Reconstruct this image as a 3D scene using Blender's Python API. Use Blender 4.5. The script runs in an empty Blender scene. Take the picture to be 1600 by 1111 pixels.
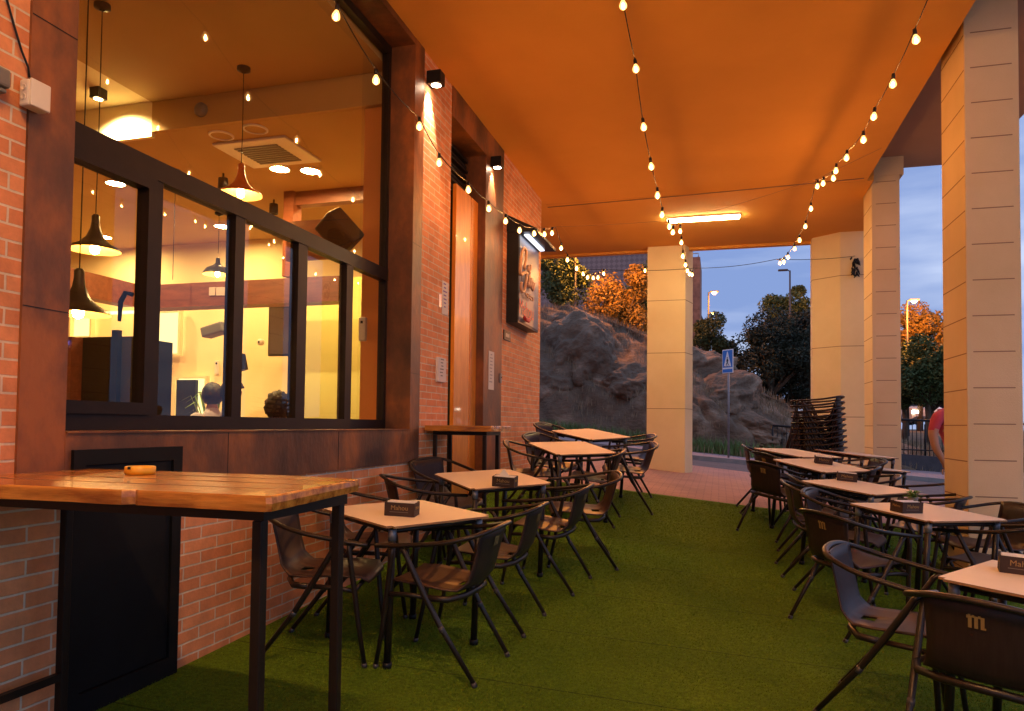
import bpy, bmesh, math, random
from mathutils import Vector, Matrix, noise
random.seed(7)
S = bpy.context.scene
COL = S.collection
V = Vector
R = math.radians

# ------------------------------------------------------------------ camera
FPX, PPX, PPY, PITCH, ROLL, YAW = 1133.0, 800.0, 624.3, .0342, .01152, .2781
EYE = V((0, 0, 1.513))
_fw = V((-math.sin(YAW) * math.cos(PITCH), math.cos(YAW) * math.cos(PITCH), math.sin(PITCH)))
_r0 = V((math.cos(YAW), math.sin(YAW), 0)); _u0 = _r0.cross(_fw)
_r = math.cos(ROLL) * _r0 + math.sin(ROLL) * _u0
_u = -math.sin(ROLL) * _r0 + math.cos(ROLL) * _u0
cam = bpy.data.cameras.new('camera'); camo = bpy.data.objects.new('camera', cam); COL.objects.link(camo)
m = Matrix((( _r.x, _u.x, -_fw.x), (_r.y, _u.y, -_fw.y), (_r.z, _u.z, -_fw.z))).to_4x4()
m.translation = EYE; camo.matrix_world = m
cam.sensor_width = 36; cam.sensor_fit = 'HORIZONTAL'; cam.lens = 36 * FPX / 1600
cam.shift_y = (PPY - 555.5) / 1600; cam.clip_end = 600; cam.clip_start = .05
S.camera = camo

# ------------------------------------------------------------------ dusk sky, weak sun, exposure
W = bpy.data.worlds.new('World'); S.world = W; W.use_nodes = True
nt = W.node_tree; N = nt.nodes; L = nt.links
bg = N['Background']
sky = N.new('ShaderNodeTexSky'); sky.sky_type = 'NISHITA'; sky.sun_disc = False
sky.sun_elevation = R(1.0); sky.sun_rotation = R(200); sky.ozone_density = 4; sky.dust_density = .5
tc = N.new('ShaderNodeTexCoord'); mp = N.new('ShaderNodeMapping'); mp.inputs['Scale'].default_value = (1.2, 1.2, 7)
ns = N.new('ShaderNodeTexNoise'); ns.inputs['Scale'].default_value = 2.2; ns.inputs['Detail'].default_value = 6
rp = N.new('ShaderNodeValToRGB'); rp.color_ramp.elements[0].position = .38; rp.color_ramp.elements[1].position = .68
rp.color_ramp.elements[0].color = (.19, .27, .52, 1); rp.color_ramp.elements[1].color = (.50, .57, .76, 1)
L.new(tc.outputs['Generated'], mp.inputs[0]); L.new(mp.outputs[0], ns.inputs['Vector']); L.new(ns.outputs[0], rp.inputs[0])
mx = N.new('ShaderNodeMix'); mx.data_type = 'RGBA'; mx.inputs[0].default_value = .8
sc_ = N.new('ShaderNodeVectorMath'); sc_.operation = 'SCALE'; sc_.inputs['Scale'].default_value = 8.0
L.new(rp.outputs[0], sc_.inputs[0]); L.new(sky.outputs[0], mx.inputs[6]); L.new(sc_.outputs[0], mx.inputs[7])
L.new(mx.outputs[2], bg.inputs[0]); bg.inputs[1].default_value = .05
sun = bpy.data.lights.new('sun', 'SUN'); sun.energy = .02; sun.angle = R(20); sun.color = (1, .85, .75)
suno = bpy.data.objects.new('sun', sun); COL.objects.link(suno); suno.rotation_euler = (R(80), 0, R(160))
S.view_settings.view_transform = 'Standard'; S.view_settings.look = 'None'; S.view_settings.gamma = 1
S.view_settings.exposure = 2.0
S.render.engine = 'CYCLES'
S.cycles.use_denoising = True
S.cycles.max_bounces = 8; S.cycles.diffuse_bounces = 4; S.cycles.glossy_bounces = 4; S.cycles.transparent_max_bounces = 16
S.cycles.sample_clamp_indirect = 4; S.cycles.sample_clamp_direct = 0
S.cycles.caustics_reflective = False; S.cycles.caustics_refractive = False

# ------------------------------------------------------------------ survey helpers: sight lines to real planes
def ray(x, y): return (x - PPX) / FPX * _r - (y - PPY) / FPX * _u + _fw
def onX(x, y, X): d = ray(x, y); return EYE + d * (X / d.x)
def onY(x, y, Y): d = ray(x, y); return EYE + d * (Y / d.y)
def onZ(x, y, Z): d = ray(x, y); return EYE + d * ((Z - EYE.z) / d.z)
def interp(t, xs, ys):
    if t <= xs[0]: return ys[0]
    for i in range(1, len(xs)):
        if t <= xs[i]:
            k = (t - xs[i-1]) / (xs[i] - xs[i-1]); return ys[i-1] + k * (ys[i] - ys[i-1])
    return ys[-1]
def G(X, Y):
    p = interp(Y, [-3, 0, 3, 5, 7, 9, 11, 14, 17, 20, 23, 30, 40], [.1, .131, .17, .23, .38, .60, .64, .65, .67, .74, .80, 1.3, 2.4])
    s = interp(Y, [5, 8, 14], [-.04, -.09, -.10])
    return p + s * (max(-25, min(7, X)) + .7)
LAWN = .025

# ------------------------------------------------------------------ materials
def mat(name, color=(.5, .5, .5), rough=.6, metal=0, coat=0):
    mt = bpy.data.materials.new(name); mt.use_nodes = True
    b = mt.node_tree.nodes['Principled BSDF']
    b.inputs['Base Color'].default_value = (*color, 1); b.inputs['Roughness'].default_value = rough
    b.inputs['Metallic'].default_value = metal; b.inputs['Coat Weight'].default_value = coat
    return mt
def nd(mt, t, **k):
    n = mt.node_tree.nodes.new(t)
    for a, b in k.items(): setattr(n, a, b)
    return n
def lk(mt, a, b): mt.node_tree.links.new(a, b)
def bsdf(mt): return mt.node_tree.nodes['Principled BSDF']
def varied(name, c1, c2, scale=4, rough=.6, detail=6, stretch=(1, 1, 1), bump=0, bscale=60, lo=.35, hi=.65, metal=0, coat=0, c3=None, rvar=0):
    mt = mat(name, c1, rough, metal, coat); b = bsdf(mt)
    g = nd(mt, 'ShaderNodeTexCoord'); mp = nd(mt, 'ShaderNodeMapping'); mp.inputs['Scale'].default_value = stretch
    n = nd(mt, 'ShaderNodeTexNoise'); n.inputs['Scale'].default_value = scale; n.inputs['Detail'].default_value = detail; n.inputs['Roughness'].default_value = .6
    r = nd(mt, 'ShaderNodeValToRGB'); r.color_ramp.elements[0].position = lo; r.color_ramp.elements[1].position = hi
    r.color_ramp.elements[0].color = (*c1, 1); r.color_ramp.elements[1].color = (*c2, 1)
    if c3:
        e = r.color_ramp.elements.new((lo + hi) / 2); e.color = (*c3, 1)
    lk(mt, g.outputs['Object'], mp.inputs[0]); lk(mt, mp.outputs[0], n.inputs['Vector']); lk(mt, n.outputs[0], r.inputs[0]); lk(mt, r.outputs[0], b.inputs['Base Color'])
    if rvar:
        mr = nd(mt, 'ShaderNodeMapRange'); mr.inputs[3].default_value = rough - rvar; mr.inputs[4].default_value = rough + rvar
        lk(mt, n.outputs[0], mr.inputs[0]); lk(mt, mr.outputs[0], b.inputs['Roughness'])
    if bump:
        n2 = nd(mt, 'ShaderNodeTexNoise'); n2.inputs['Scale'].default_value = bscale; n2.inputs['Detail'].default_value = 4
        bp = nd(mt, 'ShaderNodeBump'); bp.inputs['Strength'].default_value = bump; bp.inputs['Distance'].default_value = .01
        lk(mt, mp.outputs[0], n2.inputs['Vector']); lk(mt, n2.outputs[0], bp.inputs['Height']); lk(mt, bp.outputs[0], b.inputs['Normal'])
    return mt
def emit(name, color, strength):
    mt = bpy.data.materials.new(name); mt.use_nodes = True; nn = mt.node_tree.nodes; nn.remove(nn['Principled BSDF'])
    e = nn.new('ShaderNodeEmission'); e.inputs[0].default_value = (*color, 1); e.inputs[1].default_value = strength
    mt.node_tree.links.new(e.outputs[0], nn['Material Output'].inputs[0]); return mt
def brick_mat():
    mt = mat('brick', (.5, .2, .1), .85); b = bsdf(mt)
    g = nd(mt, 'ShaderNodeNewGeometry'); sp = nd(mt, 'ShaderNodeSeparateXYZ'); ad = nd(mt, 'ShaderNodeMath', operation='ADD'); cb = nd(mt, 'ShaderNodeCombineXYZ')
    lk(mt, g.outputs['Position'], sp.inputs[0]); lk(mt, sp.outputs['X'], ad.inputs[0]); lk(mt, sp.outputs['Y'], ad.inputs[1])
    lk(mt, ad.outputs[0], cb.inputs[0]); lk(mt, sp.outputs['Z'], cb.inputs[1])
    nw = nd(mt, 'ShaderNodeTexNoise'); nw.inputs['Scale'].default_value = 9; nw.inputs['Detail'].default_value = 3
    lk(mt, g.outputs['Position'], nw.inputs['Vector'])
    vm = nd(mt, 'ShaderNodeVectorMath', operation='MULTIPLY_ADD'); vm.inputs[1].default_value = (.006, .006, 0)
    lk(mt, nw.outputs['Color'], vm.inputs[0]); lk(mt, cb.outputs[0], vm.inputs[2])
    br = nd(mt, 'ShaderNodeTexBrick'); br.offset = .5
    for k, v in (('Scale', 1), ('Mortar Size', .0055), ('Mortar Smooth', .25), ('Bias', -.1), ('Brick Width', .25), ('Row Height', .0645)): br.inputs[k].default_value = v
    br.inputs['Color1'].default_value = (.74, .30, .125, 1); br.inputs['Color2'].default_value = (.62, .22, .085, 1); br.inputs['Mortar'].default_value = (.68, .56, .41, 1)
    lk(mt, vm.outputs[0], br.inputs['Vector'])
    n = nd(mt, 'ShaderNodeTexNoise'); n.inputs['Scale'].default_value = 5; n.inputs['Detail'].default_value = 8; n.inputs['Roughness'].default_value = .7
    lk(mt, g.outputs['Position'], n.inputs['Vector'])
    mr = nd(mt, 'ShaderNodeMapRange'); mr.inputs[1].default_value = .3; mr.inputs[2].default_value = .7; mr.inputs[3].default_value = .72; mr.inputs[4].default_value = 1.18
    lk(mt, n.outputs[0], mr.inputs[0])
    mm = nd(mt, 'ShaderNodeVectorMath', operation='SCALE'); lk(mt, br.outputs['Color'], mm.inputs[0]); lk(mt, mr.outputs[0], mm.inputs['Scale'])
    lk(mt, mm.outputs[0], b.inputs['Base Color'])
    inv = nd(mt, 'ShaderNodeMath', operation='SUBTRACT'); inv.inputs[0].default_value = 1; lk(mt, br.outputs['Fac'], inv.inputs[1])
    n3 = nd(mt, 'ShaderNodeTexNoise'); n3.inputs['Scale'].default_value = 70; lk(mt, g.outputs['Position'], n3.inputs['Vector'])
    ma = nd(mt, 'ShaderNodeMath', operation='MULTIPLY_ADD'); ma.inputs[1].default_value = .25; lk(mt, n3.outputs[0], ma.inputs[0]); lk(mt, inv.outputs[0], ma.inputs[2])
    bp = nd(mt, 'ShaderNodeBump'); bp.inputs['Strength'].default_value = .8; bp.inputs['Distance'].default_value = .006
    lk(mt, ma.outputs[0], bp.inputs['Height']); lk(mt, bp.outputs[0], b.inputs['Normal'])
    return mt
def grass_mat():
    mt = mat('artificial_turf', (.06, .14, .02), .95); b = bsdf(mt); b.inputs['Specular IOR Level'].default_value = .15
    g = nd(mt, 'ShaderNodeNewGeometry'); sp = nd(mt, 'ShaderNodeSeparateXYZ'); lk(mt, g.outputs['Position'], sp.inputs[0])
    n = nd(mt, 'ShaderNodeTexNoise'); n.inputs['Scale'].default_value = 1.3; n.inputs['Detail'].default_value = 5; lk(mt, g.outputs['Position'], n.inputs['Vector'])
    r = nd(mt, 'ShaderNodeValToRGB'); r.color_ramp.elements[0].position = .35; r.color_ramp.elements[1].position = .68
    r.color_ramp.elements[0].color = (.085, .155, .006, 1); r.color_ramp.elements[1].color = (.13, .215, .010, 1); lk(mt, n.outputs[0], r.inputs[0])
    n2 = nd(mt, 'ShaderNodeTexNoise'); n2.inputs['Scale'].default_value = 45; n2.inputs['Detail'].default_value = 8; n2.inputs['Roughness'].default_value = .85; lk(mt, g.outputs['Position'], n2.inputs['Vector'])
    mr = nd(mt, 'ShaderNodeMapRange'); mr.inputs[1].default_value = .3; mr.inputs[2].default_value = .7; mr.inputs[3].default_value = .3; mr.inputs[4].default_value = 1.7; lk(mt, n2.outputs[0], mr.inputs[0])
    # transverse seams every 1.9 m, slightly wavy
    nw = nd(mt, 'ShaderNodeTexNoise'); nw.inputs['Scale'].default_value = 2; lk(mt, g.outputs['Position'], nw.inputs['Vector'])
    w = nd(mt, 'ShaderNodeMath', operation='MULTIPLY_ADD'); w.inputs[1].default_value = 0.0; lk(mt, nw.outputs[0], w.inputs[0]); lk(mt, sp.outputs['Y'], w.inputs[2])
    dv = nd(mt, 'ShaderNodeMath', operation='DIVIDE'); dv.inputs[1].default_value = .88; lk(mt, w.outputs[0], dv.inputs[0])
    fr = nd(mt, 'ShaderNodeMath', operation='FRACT'); lk(mt, dv.outputs[0], fr.inputs[0])
    lt = nd(mt, 'ShaderNodeMath', operation='LESS_THAN'); lt.inputs[1].default_value = .013; lk(mt, fr.outputs[0], lt.inputs[0])
    sm = nd(mt, 'ShaderNodeMath', operation='MULTIPLY_ADD'); sm.inputs[1].default_value = -.55; sm.inputs[2].default_value = 1; lk(mt, lt.outputs[0], sm.inputs[0])
    ml = nd(mt, 'ShaderNodeMath', operation='MULTIPLY'); lk(mt, mr.outputs[0], ml.inputs[0]); lk(mt, sm.outputs[0], ml.inputs[1])
    sc = nd(mt, 'ShaderNodeVectorMath', operation='SCALE'); lk(mt, r.outputs[0], sc.inputs[0]); lk(mt, ml.outputs[0], sc.inputs['Scale']); lk(mt, sc.outputs[0], b.inputs['Base Color'])
    bp = nd(mt, 'ShaderNodeBump'); bp.inputs['Strength'].default_value = 1; bp.inputs['Distance'].default_value = .012; lk(mt, n2.outputs[0], bp.inputs['Height']); lk(mt, bp.outputs[0], b.inputs['Normal'])
    return mt
def tile_mat(name, c1, c2, mort, bw, rh, off=0.):
    mt = mat(name, c1, .8); b = bsdf(mt); g = nd(mt, 'ShaderNodeNewGeometry')
    br = nd(mt, 'ShaderNodeTexBrick'); br.offset = off
    for k, v in (('Scale', 1), ('Mortar Size', .006), ('Brick Width', bw), ('Row Height', rh)): br.inputs[k].default_value = v
    br.inputs['Color1'].default_value = (*c1, 1); br.inputs['Color2'].default_value = (*c2, 1); br.inputs['Mortar'].default_value = (*mort, 1)
    n = nd(mt, 'ShaderNodeTexNoise'); n.inputs['Scale'].default_value = 1.5; n.inputs['Detail'].default_value = 6
    mr = nd(mt, 'ShaderNodeMapRange'); mr.inputs[3].default_value = .7; mr.inputs[4].default_value = 1.25
    sc = nd(mt, 'ShaderNodeVectorMath', operation='SCALE')
    lk(mt, g.outputs['Position'], br.inputs['Vector']); lk(mt, g.outputs['Position'], n.inputs['Vector']); lk(mt, n.outputs[0], mr.inputs[0]); lk(mt, br.outputs[0], sc.inputs[0]); lk(mt, mr.outputs[0], sc.inputs['Scale']); lk(mt, sc.outputs[0], b.inputs['Base Color'])
    return mt
def pane_mat(name, tint, strength=1.0):
    mt = bpy.data.materials.new(name); mt.use_nodes = True; nn = mt.node_tree.nodes; nn.remove(nn['Principled BSDF'])
    t = nn.new('ShaderNodeBsdfTransparent'); t.inputs[0].default_value = (*tint, 1)
    g = nn.new('ShaderNodeBsdfGlossy'); g.inputs['Roughness'].default_value = .01; g.inputs[0].default_value = (.9 * strength, .92 * strength, .95 * strength, 1)
    f = nn.new('ShaderNodeFresnel'); f.inputs[0].default_value = 1.5; mxx = nn.new('ShaderNodeMixShader')
    l = mt.node_tree.links
    gm = nn.new('ShaderNodeNewGeometry'); om = nn.new('ShaderNodeMath'); om.operation = 'SUBTRACT'; om.inputs[0].default_value = 1.0; l.new(gm.outputs['Backfacing'], om.inputs[1])
    mu = nn.new('ShaderNodeMath'); mu.operation = 'MULTIPLY'; l.new(f.outputs[0], mu.inputs[0]); l.new(om.outputs[0], mu.inputs[1]); l.new(mu.outputs[0], mxx.inputs[0]); l.new(t.outputs[0], mxx.inputs[1]); l.new(g.outputs[0], mxx.inputs[2]); l.new(mxx.outputs[0], nn['Material Output'].inputs[0]); return mt
M = dict(
 brick=brick_mat(), turf=grass_mat(),
 corten=varied('corten_plate', (.060, .026, .013), (.32, .105, .026), 2.4, .48, 10, (1, 1, .6), .3, 30, .36, .66, metal=.1, c3=(.145, .054, .022), rvar=.14),
 bronze=varied('bronze_frame', (.014, .009, .007), (.020, .012, .009), 8, .42, metal=.1),
 black=varied('black_metal', (.010, .010, .012), (.014, .014, .016), 6, .4),
 black_cab=varied('black_cabinet', (.003, .003, .004), (.005, .005, .006), 6, .65),
 door_wood=varied('door_veneer', (.60, .19, .014), (.80, .31, .035), 3.2, .38, 8, (6, 6, 1.2), lo=.3, hi=.72, coat=.2),
 bar_wood=varied('varnished_pine', (.26, .075, .010), (.66, .27, .04), 2.6, .27, 9, (1.0, 11, 11), .12, 25, .36, .66, coat=.35),
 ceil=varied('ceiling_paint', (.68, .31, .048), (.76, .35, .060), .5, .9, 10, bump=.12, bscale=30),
 beam=varied('beam_paint', (.62, .34, .17), (.67, .37, .19), 1.2, .9, 3, bump=.05, bscale=40),
 soffit=varied('soffit_paint', (.42, .28, .20), (.46, .31, .22), 1.2, .9, 3),
 stucco=varied('cream_render', (.66, .51, .28), (.76, .60, .36), .9, .9, 12, bump=.35, bscale=110, lo=.3, hi=.62),
 groove=mat('joint_brown', (.30, .18, .11), .95),  # dark brown of joint strips, board gaps and thin wires
 chairwood=varied('chair_laminate', (.038, .018, .013), (.062, .029, .020), 7, .5, 8, (9, 1, 1), lo=.3, hi=.7),
 chairback=varied('chair_back_laminate', (.026, .015, .014), (.040, .024, .021), 7, .42, 8, (9, 1, 1), lo=.3, hi=.7),
 chairmetal=varied('chair_frame_paint', (.018, .011, .009), (.024, .015, .012), 9, .40, metal=.2),
 legcap=mat('grey_collar', (.05, .045, .05), .4),
 gold=mat('gold_print', (.30, .19, .06), .6),
 tabletop=varied('table_laminate', (.80, .66, .47), (.86, .73, .55), 2.2, .62, 9, bump=.02),
 tableedge=mat('table_edge', (.30, .16, .07), .6),
 white=varied('white_plastic', (.68, .62, .52), (.72, .66, .56), 5, .45),
 grey=mat('grey_plastic', (.16, .15, .13), .5),
 napkin=mat('paper_napkin', (.82, .78, .70), .9),
 cardboard=varied('printed_box', (.030, .014, .008), (.040, .018, .011), 9, .7),
 ashtray=mat('yellow_ashtray', (.85, .42, .02), .35),
 red=mat('red_letters', (.6, .03, .025), .45),
 blue=mat('sign_blue', (.03, .16, .55), .5), signwhite=mat('sign_white', (.75, .75, .78), .5),
 galv=varied('galvanised', (.20, .20, .22), (.26, .26, .28), 9, .45, metal=.5),
 leafy=None)
M['signpanel'] = mat('sign_panel', (.045, .07, .14), .35)  # blue of the reflected sky is put into the panel colour
M['letters'] = mat('sign_letters', (.62, .36, .22), .5)
for k_ in ('bronze', 'black', 'black_cab', 'chairback'): bsdf(M[k_]).inputs['Specular IOR Level'].default_value = .22
M['pane'] = pane_mat('window_pane', (.93, .93, .90))
M['core'] = emit('filament', (1, .40, .09), 480)
M['globe'] = None
def globe_mat():
    mt = bpy.data.materials.new('bulb_glass'); mt.use_nodes = True; nn = mt.node_tree.nodes; nn.remove(nn['Principled BSDF'])
    t = nn.new('ShaderNodeBsdfTransparent'); e = nn.new('ShaderNodeEmission'); e.inputs[0].default_value = (1, .45, .11, 1); e.inputs[1].default_value = 1.3
    mxx = nn.new('ShaderNodeMixShader'); mxx.inputs[0].default_value = .75; l = mt.node_tree.links
    l.new(t.outputs[0], mxx.inputs[1]); l.new(e.outputs[0], mxx.inputs[2]); l.new(mxx.outputs[0], nn['Material Output'].inputs[0]); return mt
M['globe'] = globe_mat()

# ------------------------------------------------------------------ mesh builder
class MB:
    def __init__(s): s.v = []; s.f = []; s.m = []; s.sm = []
    def add(s, vs, fs, mi=0, smooth=False):
        o = len(s.v); s.v += [tuple(p) for p in vs]; s.f += [tuple(i + o for i in f) for f in fs]; s.m += [mi] * len(fs); s.sm += [smooth] * len(fs); return s
    def box(s, a, b, mi=0):
        (x0, y0, z0), (x1, y1, z1) = [tuple(min(p, q) for p, q in zip(a, b)), tuple(max(p, q) for p, q in zip(a, b))]
        return s.add([(x0,y0,z0),(x1,y0,z0),(x1,y1,z0),(x0,y1,z0),(x0,y0,z1),(x1,y0,z1),(x1,y1,z1),(x0,y1,z1)],
              [(0,3,2,1),(4,5,6,7),(0,1,5,4),(1,2,6,5),(2,3,7,6),(3,0,4,7)], mi)
    def bev(s, a, b, r=.005, mi=0):      # box with chamfered edges
        lo = [min(p, q) for p, q in zip(a, b)]; hi = [max(p, q) for p, q in zip(a, b)]
        bm = bmesh.new(); bmesh.ops.create_cube(bm, size=1)
        for v in bm.verts: v.co = V([lo[i] + (v.co[i] + .5) * (hi[i] - lo[i]) for i in range(3)])
        bmesh.ops.bevel(bm, geom=bm.edges[:], offset=r, segments=2, affect='EDGES', profile=.5)
        bm.verts.index_update(); s.add([v.co for v in bm.verts], [[v.index for v in f.verts] for f in bm.faces], mi); bm.free(); return s
    def tube(s, pts, r, n=8, mi=0, flat=1., caps=True, smooth=True):
        pts = [V(p) for p in pts]; k = len(pts); rs = r if isinstance(r, (list, tuple)) else [r] * k
        vs = []; up = V((0, 0, 1)); prev = None
        for i, p in enumerate(pts):
            d = (pts[min(i + 1, k - 1)] - pts[max(i - 1, 0)]).normalized()
            ref = up if abs(d.z) < .93 else V((0, 1, 0))
            if prev is None: a = d.cross(ref).normalized()
            else:
                a = (prev - d * prev.dot(d)); a = a.normalized() if a.length > 1e-4 else d.cross(ref).normalized()
            prev = a; b = a.cross(d).normalized()
            for j in range(n):
                t = 2 * math.pi * j / n; vs.append(p + a * (rs[i] * math.cos(t)) + b * (rs[i] * flat * math.sin(t)))
        fs = [(i*n+j, i*n+(j+1) % n, (i+1)*n+(j+1) % n, (i+1)*n+j) for i in range(k-1) for j in range(n)]
        if caps: fs += [tuple(range(n)), tuple(range((k-1)*n + n - 1, (k-1)*n - 1, -1))]
        return s.add(vs, fs, mi, smooth)
    def lathe(s, prof, c=(0, 0, 0), n=20, mi=0, smooth=True, closed=False):
        vs = []; c = V(c)
        for r, z in prof:
            for j in range(n): t = 2*math.pi*j/n; vs.append(c + V((r*math.cos(t), r*math.sin(t), z)))
        fs = [(i*n+j, i*n+(j+1) % n, (i+1)*n+(j+1) % n, (i+1)*n+j) for i in range(len(prof)-1) for j in range(n)]
        return s.add(vs, fs, mi, smooth)
    def extr(s, poly, axis, a, b, mi=0):  # polygon in the other two axes extruded along axis
        def P(u, v, w): return {0: (w, u, v), 1: (u, w, v), 2: (u, v, w)}[axis]
        n = len(poly); vs = [P(u, v, a) for u, v in poly] + [P(u, v, b) for u, v in poly]
        return s.add(vs, [tuple(range(n)), tuple(range(2*n-1, n-1, -1))] + [(i, (i+1) % n, n+(i+1) % n, n+i) for i in range(n)], mi)
    def build(s, name, mats, parent=None):
        me = bpy.data.meshes.new(name); me.from_pydata(s.v, [], s.f)
        for mm in (mats if isinstance(mats, (list, tuple)) else [mats]): me.materials.append(mm)
        me.polygons.foreach_set('material_index', s.m); me.polygons.foreach_set('use_smooth', s.sm); me.update()
        bm = bmesh.new(); bm.from_mesh(me); bmesh.ops.recalc_face_normals(bm, faces=bm.faces); bm.to_mesh(me); bm.free()
        o = bpy.data.objects.new(name, me); COL.objects.link(o)
        if parent: o.parent = parent
        return o
def tag(o, label=None, cat=None, group=None, kind=None):
    if label: o['label'] = label
    if cat: o['category'] = cat
    if group: o['group'] = group
    if kind: o['kind'] = kind
    return o
def empty(name, loc=(0, 0, 0), rz=0, label=None, cat=None, group=None):
    o = bpy.data.objects.new(name, None); COL.objects.link(o); o.location = loc; o.rotation_euler = (0, 0, rz); o.empty_display_size = .1
    return tag(o, label, cat, group)
def copy_tree(o, parent=None):
    c = o.copy(); COL.objects.link(c)
    if parent: c.parent = parent
    for ch in KIDS.get(o.name, [x for x in o.children]): copy_tree(ch, c)
    return c
KIDS = {}
def seat_on_ground(o, X, Y, rz, lift=LAWN, tilt=1.):
    e = .15; nx = (G(X+e, Y) - G(X-e, Y)) / (2*e) * tilt; ny = (G(X, Y+e) - G(X, Y-e)) / (2*e) * tilt
    n = V((-nx, -ny, 1)).normalized()
    f = V((-math.sin(rz), math.cos(rz), 0)); x = f.cross(n).normalized(); y = n.cross(x)
    mm = Matrix(((x.x, y.x, n.x), (x.y, y.y, n.y), (x.z, y.z, n.z)))
    o.rotation_euler = mm.to_euler(); o.location = (X, Y, G(X, Y) + lift)
def text_mb(txt, size):      # outline letters as a mesh in local XY, centred
    cu = bpy.data.curves.new('lettering', 'FONT'); cu.body = txt; cu.size = size; cu.align_x = 'CENTER'; cu.align_y = 'CENTER'; cu.extrude = .0008; cu.resolution_u = 3
    ob = bpy.data.objects.new('lettering', cu); COL.objects.link(ob)
    me = bpy.data.meshes.new_from_object(ob); bpy.data.objects.remove(ob)
    vs = [v.co.copy() for v in me.vertices]; fs = [tuple(p.vertices) for p in me.polygons]; bpy.data.meshes.remove(me); return vs, fs
def add_text(mb, txt, size, origin, ex, ey, mi=0, bold=0):
    vs, fs = text_mb(txt, size); ex = V(ex); ey = V(ey); ez = ex.cross(ey)
    mb.add([V(origin) + ex * v.x + ey * v.y + ez * (v.z + .001) for v in vs], fs, mi)

# ================================================================== SETTING
def sheet(name, xs, ys, dz, material, thick=0, skew=None):
    mb = MB(); vs = []; 
    for y in ys:
        for x in xs:
            yy = y if skew is None else skew(x, y)
            vs.append((x, yy, G(x, yy) + dz))
    nx = len(xs); fs = [(j*nx+i, j*nx+i+1, (j+1)*nx+i+1, (j+1)*nx+i) for j in range(len(ys)-1) for i in range(nx-1)]
    mb.add(vs, fs, 0, True)
    if thick:
        k = len(vs); vs2 = [(a, b, c - thick) for a, b, c in vs]
        bd = [i for i in range(nx)] + [j*nx+nx-1 for j in range(1, len(ys))] + [(len(ys)-1)*nx+i for i in range(nx-2, -1, -1)] + [j*nx for j in range(len(ys)-2, 0, -1)]
        bv = [vs[i] for i in bd]; bw = [vs2[i] for i in bd]; n = len(bd)
        mb.add(bv + bw, [(i, (i+1) % n, n+(i+1) % n, n+i) for i in range(n)], 0)
    return tag(mb.build(name, material), kind='structure')
def fr(a, b, st):
    n = max(1, int(round((b-a)/st))); return [a + (b-a)*i/n for i in range(n+1)]
earth = varied('dry_earth', (.10, .075, .05), (.17, .13, .085), 1.5, .95, 8, bump=.6, bscale=12)
asphalt = varied('asphalt', (.060, .062, .070), (.085, .087, .095), 2, .85, 8, bump=.3, bscale=90)
paving = tile_mat('red_paving', (.42, .20, .15), (.36, .17, .13), (.22, .12, .10), .2, .1, .5)
paving2 = tile_mat('grey_pink_paving', (.34, .24, .24), (.30, .21, .22), (.20, .15, .15), .4, .4)
kerbm = varied('kerb_concrete', (.22, .20, .19), (.28, .25, .24), 3, .9)
def kf(x, y): return y + .42 * max(0, min(9, x + .5)) if y > 14 else y
sheet('ground', fr(-60, 90, 3), [-8, -3, 0, 3, 5, 7, 9, 11, 14, 17, 20, 23, 30, 40, 60, 90, 140, 220], -.2, earth)
sheet('artificial_lawn', fr(-2.6, 2.25, .5), fr(-2, 9.5, .25), LAWN, M['turf'], .03)
sheet('pavement', fr(-14, 14, .5), [-6, -3, -2, 0, 2, 3, 4, 5, 6, 7, 8, 9, 10, 11, 12, 13, 14, 15, 16, 16.6], .0, paving, .15)
sheet('road', fr(-30, 30, .5), [16.6, 17, 18, 19, 20], -.10, asphalt, skew=lambda x, y: y + (.42 * max(0, min(9, x + .5)) * (y - 16.6) / 3.4))
kf2 = lambda x, y: y + .42 * max(0, min(9, x + .5))
sheet('far_kerb', fr(-30, 30, .5), [20.0, 20.15], .012, kerbm, .15, skew=kf2)
sheet('far_pavement', fr(-30, 30, .5), [20.15, 21, 21.9], .0, paving2, .05, skew=kf2)
sheet('verge', fr(-40, 60, .5), fr(21.9, 27, .5), -.03, earth, .1, skew=kf2)

WX = -2.6; GX = -2.85; CZ = 4.93
# short plastic blades standing on the lawn sheet, uncountable: one object
import numpy as np
_rg = np.random.default_rng(5); _n = 330000
_y = 2.1 + 7.3*_rg.random(_n)**1.35; _x = -2.58 + 4.8*_rg.random(_n)
_f = (_y/.88) % 1; _keep = (_f > .020) & (_f < .996); _x = _x[_keep]; _y = _y[_keep]; _n = len(_x)
_py = np.array([.1, .131, .17, .23, .38, .60, .64]); _g = np.interp(_y, [-3, 0, 3, 5, 7, 9, 11], _py) + np.interp(_y, [5, 8, 14], [-.04, -.09, -.10])*(_x + .7) + LAWN
_a = _rg.random(_n)*6.283; _h = .005 + .007*_rg.random(_n); _w = .0016 + .0012*_y/9; _lx = (_rg.normal(0, .5, _n) + .25)*_h; _ly = (_rg.normal(0, .5, _n) - .35)*_h
_v = np.empty((_n, 3, 3)); _v[:, 0] = np.stack([_x - np.cos(_a)*_w, _y - np.sin(_a)*_w, _g - .001], 1); _v[:, 1] = np.stack([_x + np.cos(_a)*_w, _y + np.sin(_a)*_w, _g - .001], 1); _v[:, 2] = np.stack([_x + _lx, _y + _ly, _g + _h], 1)
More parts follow.
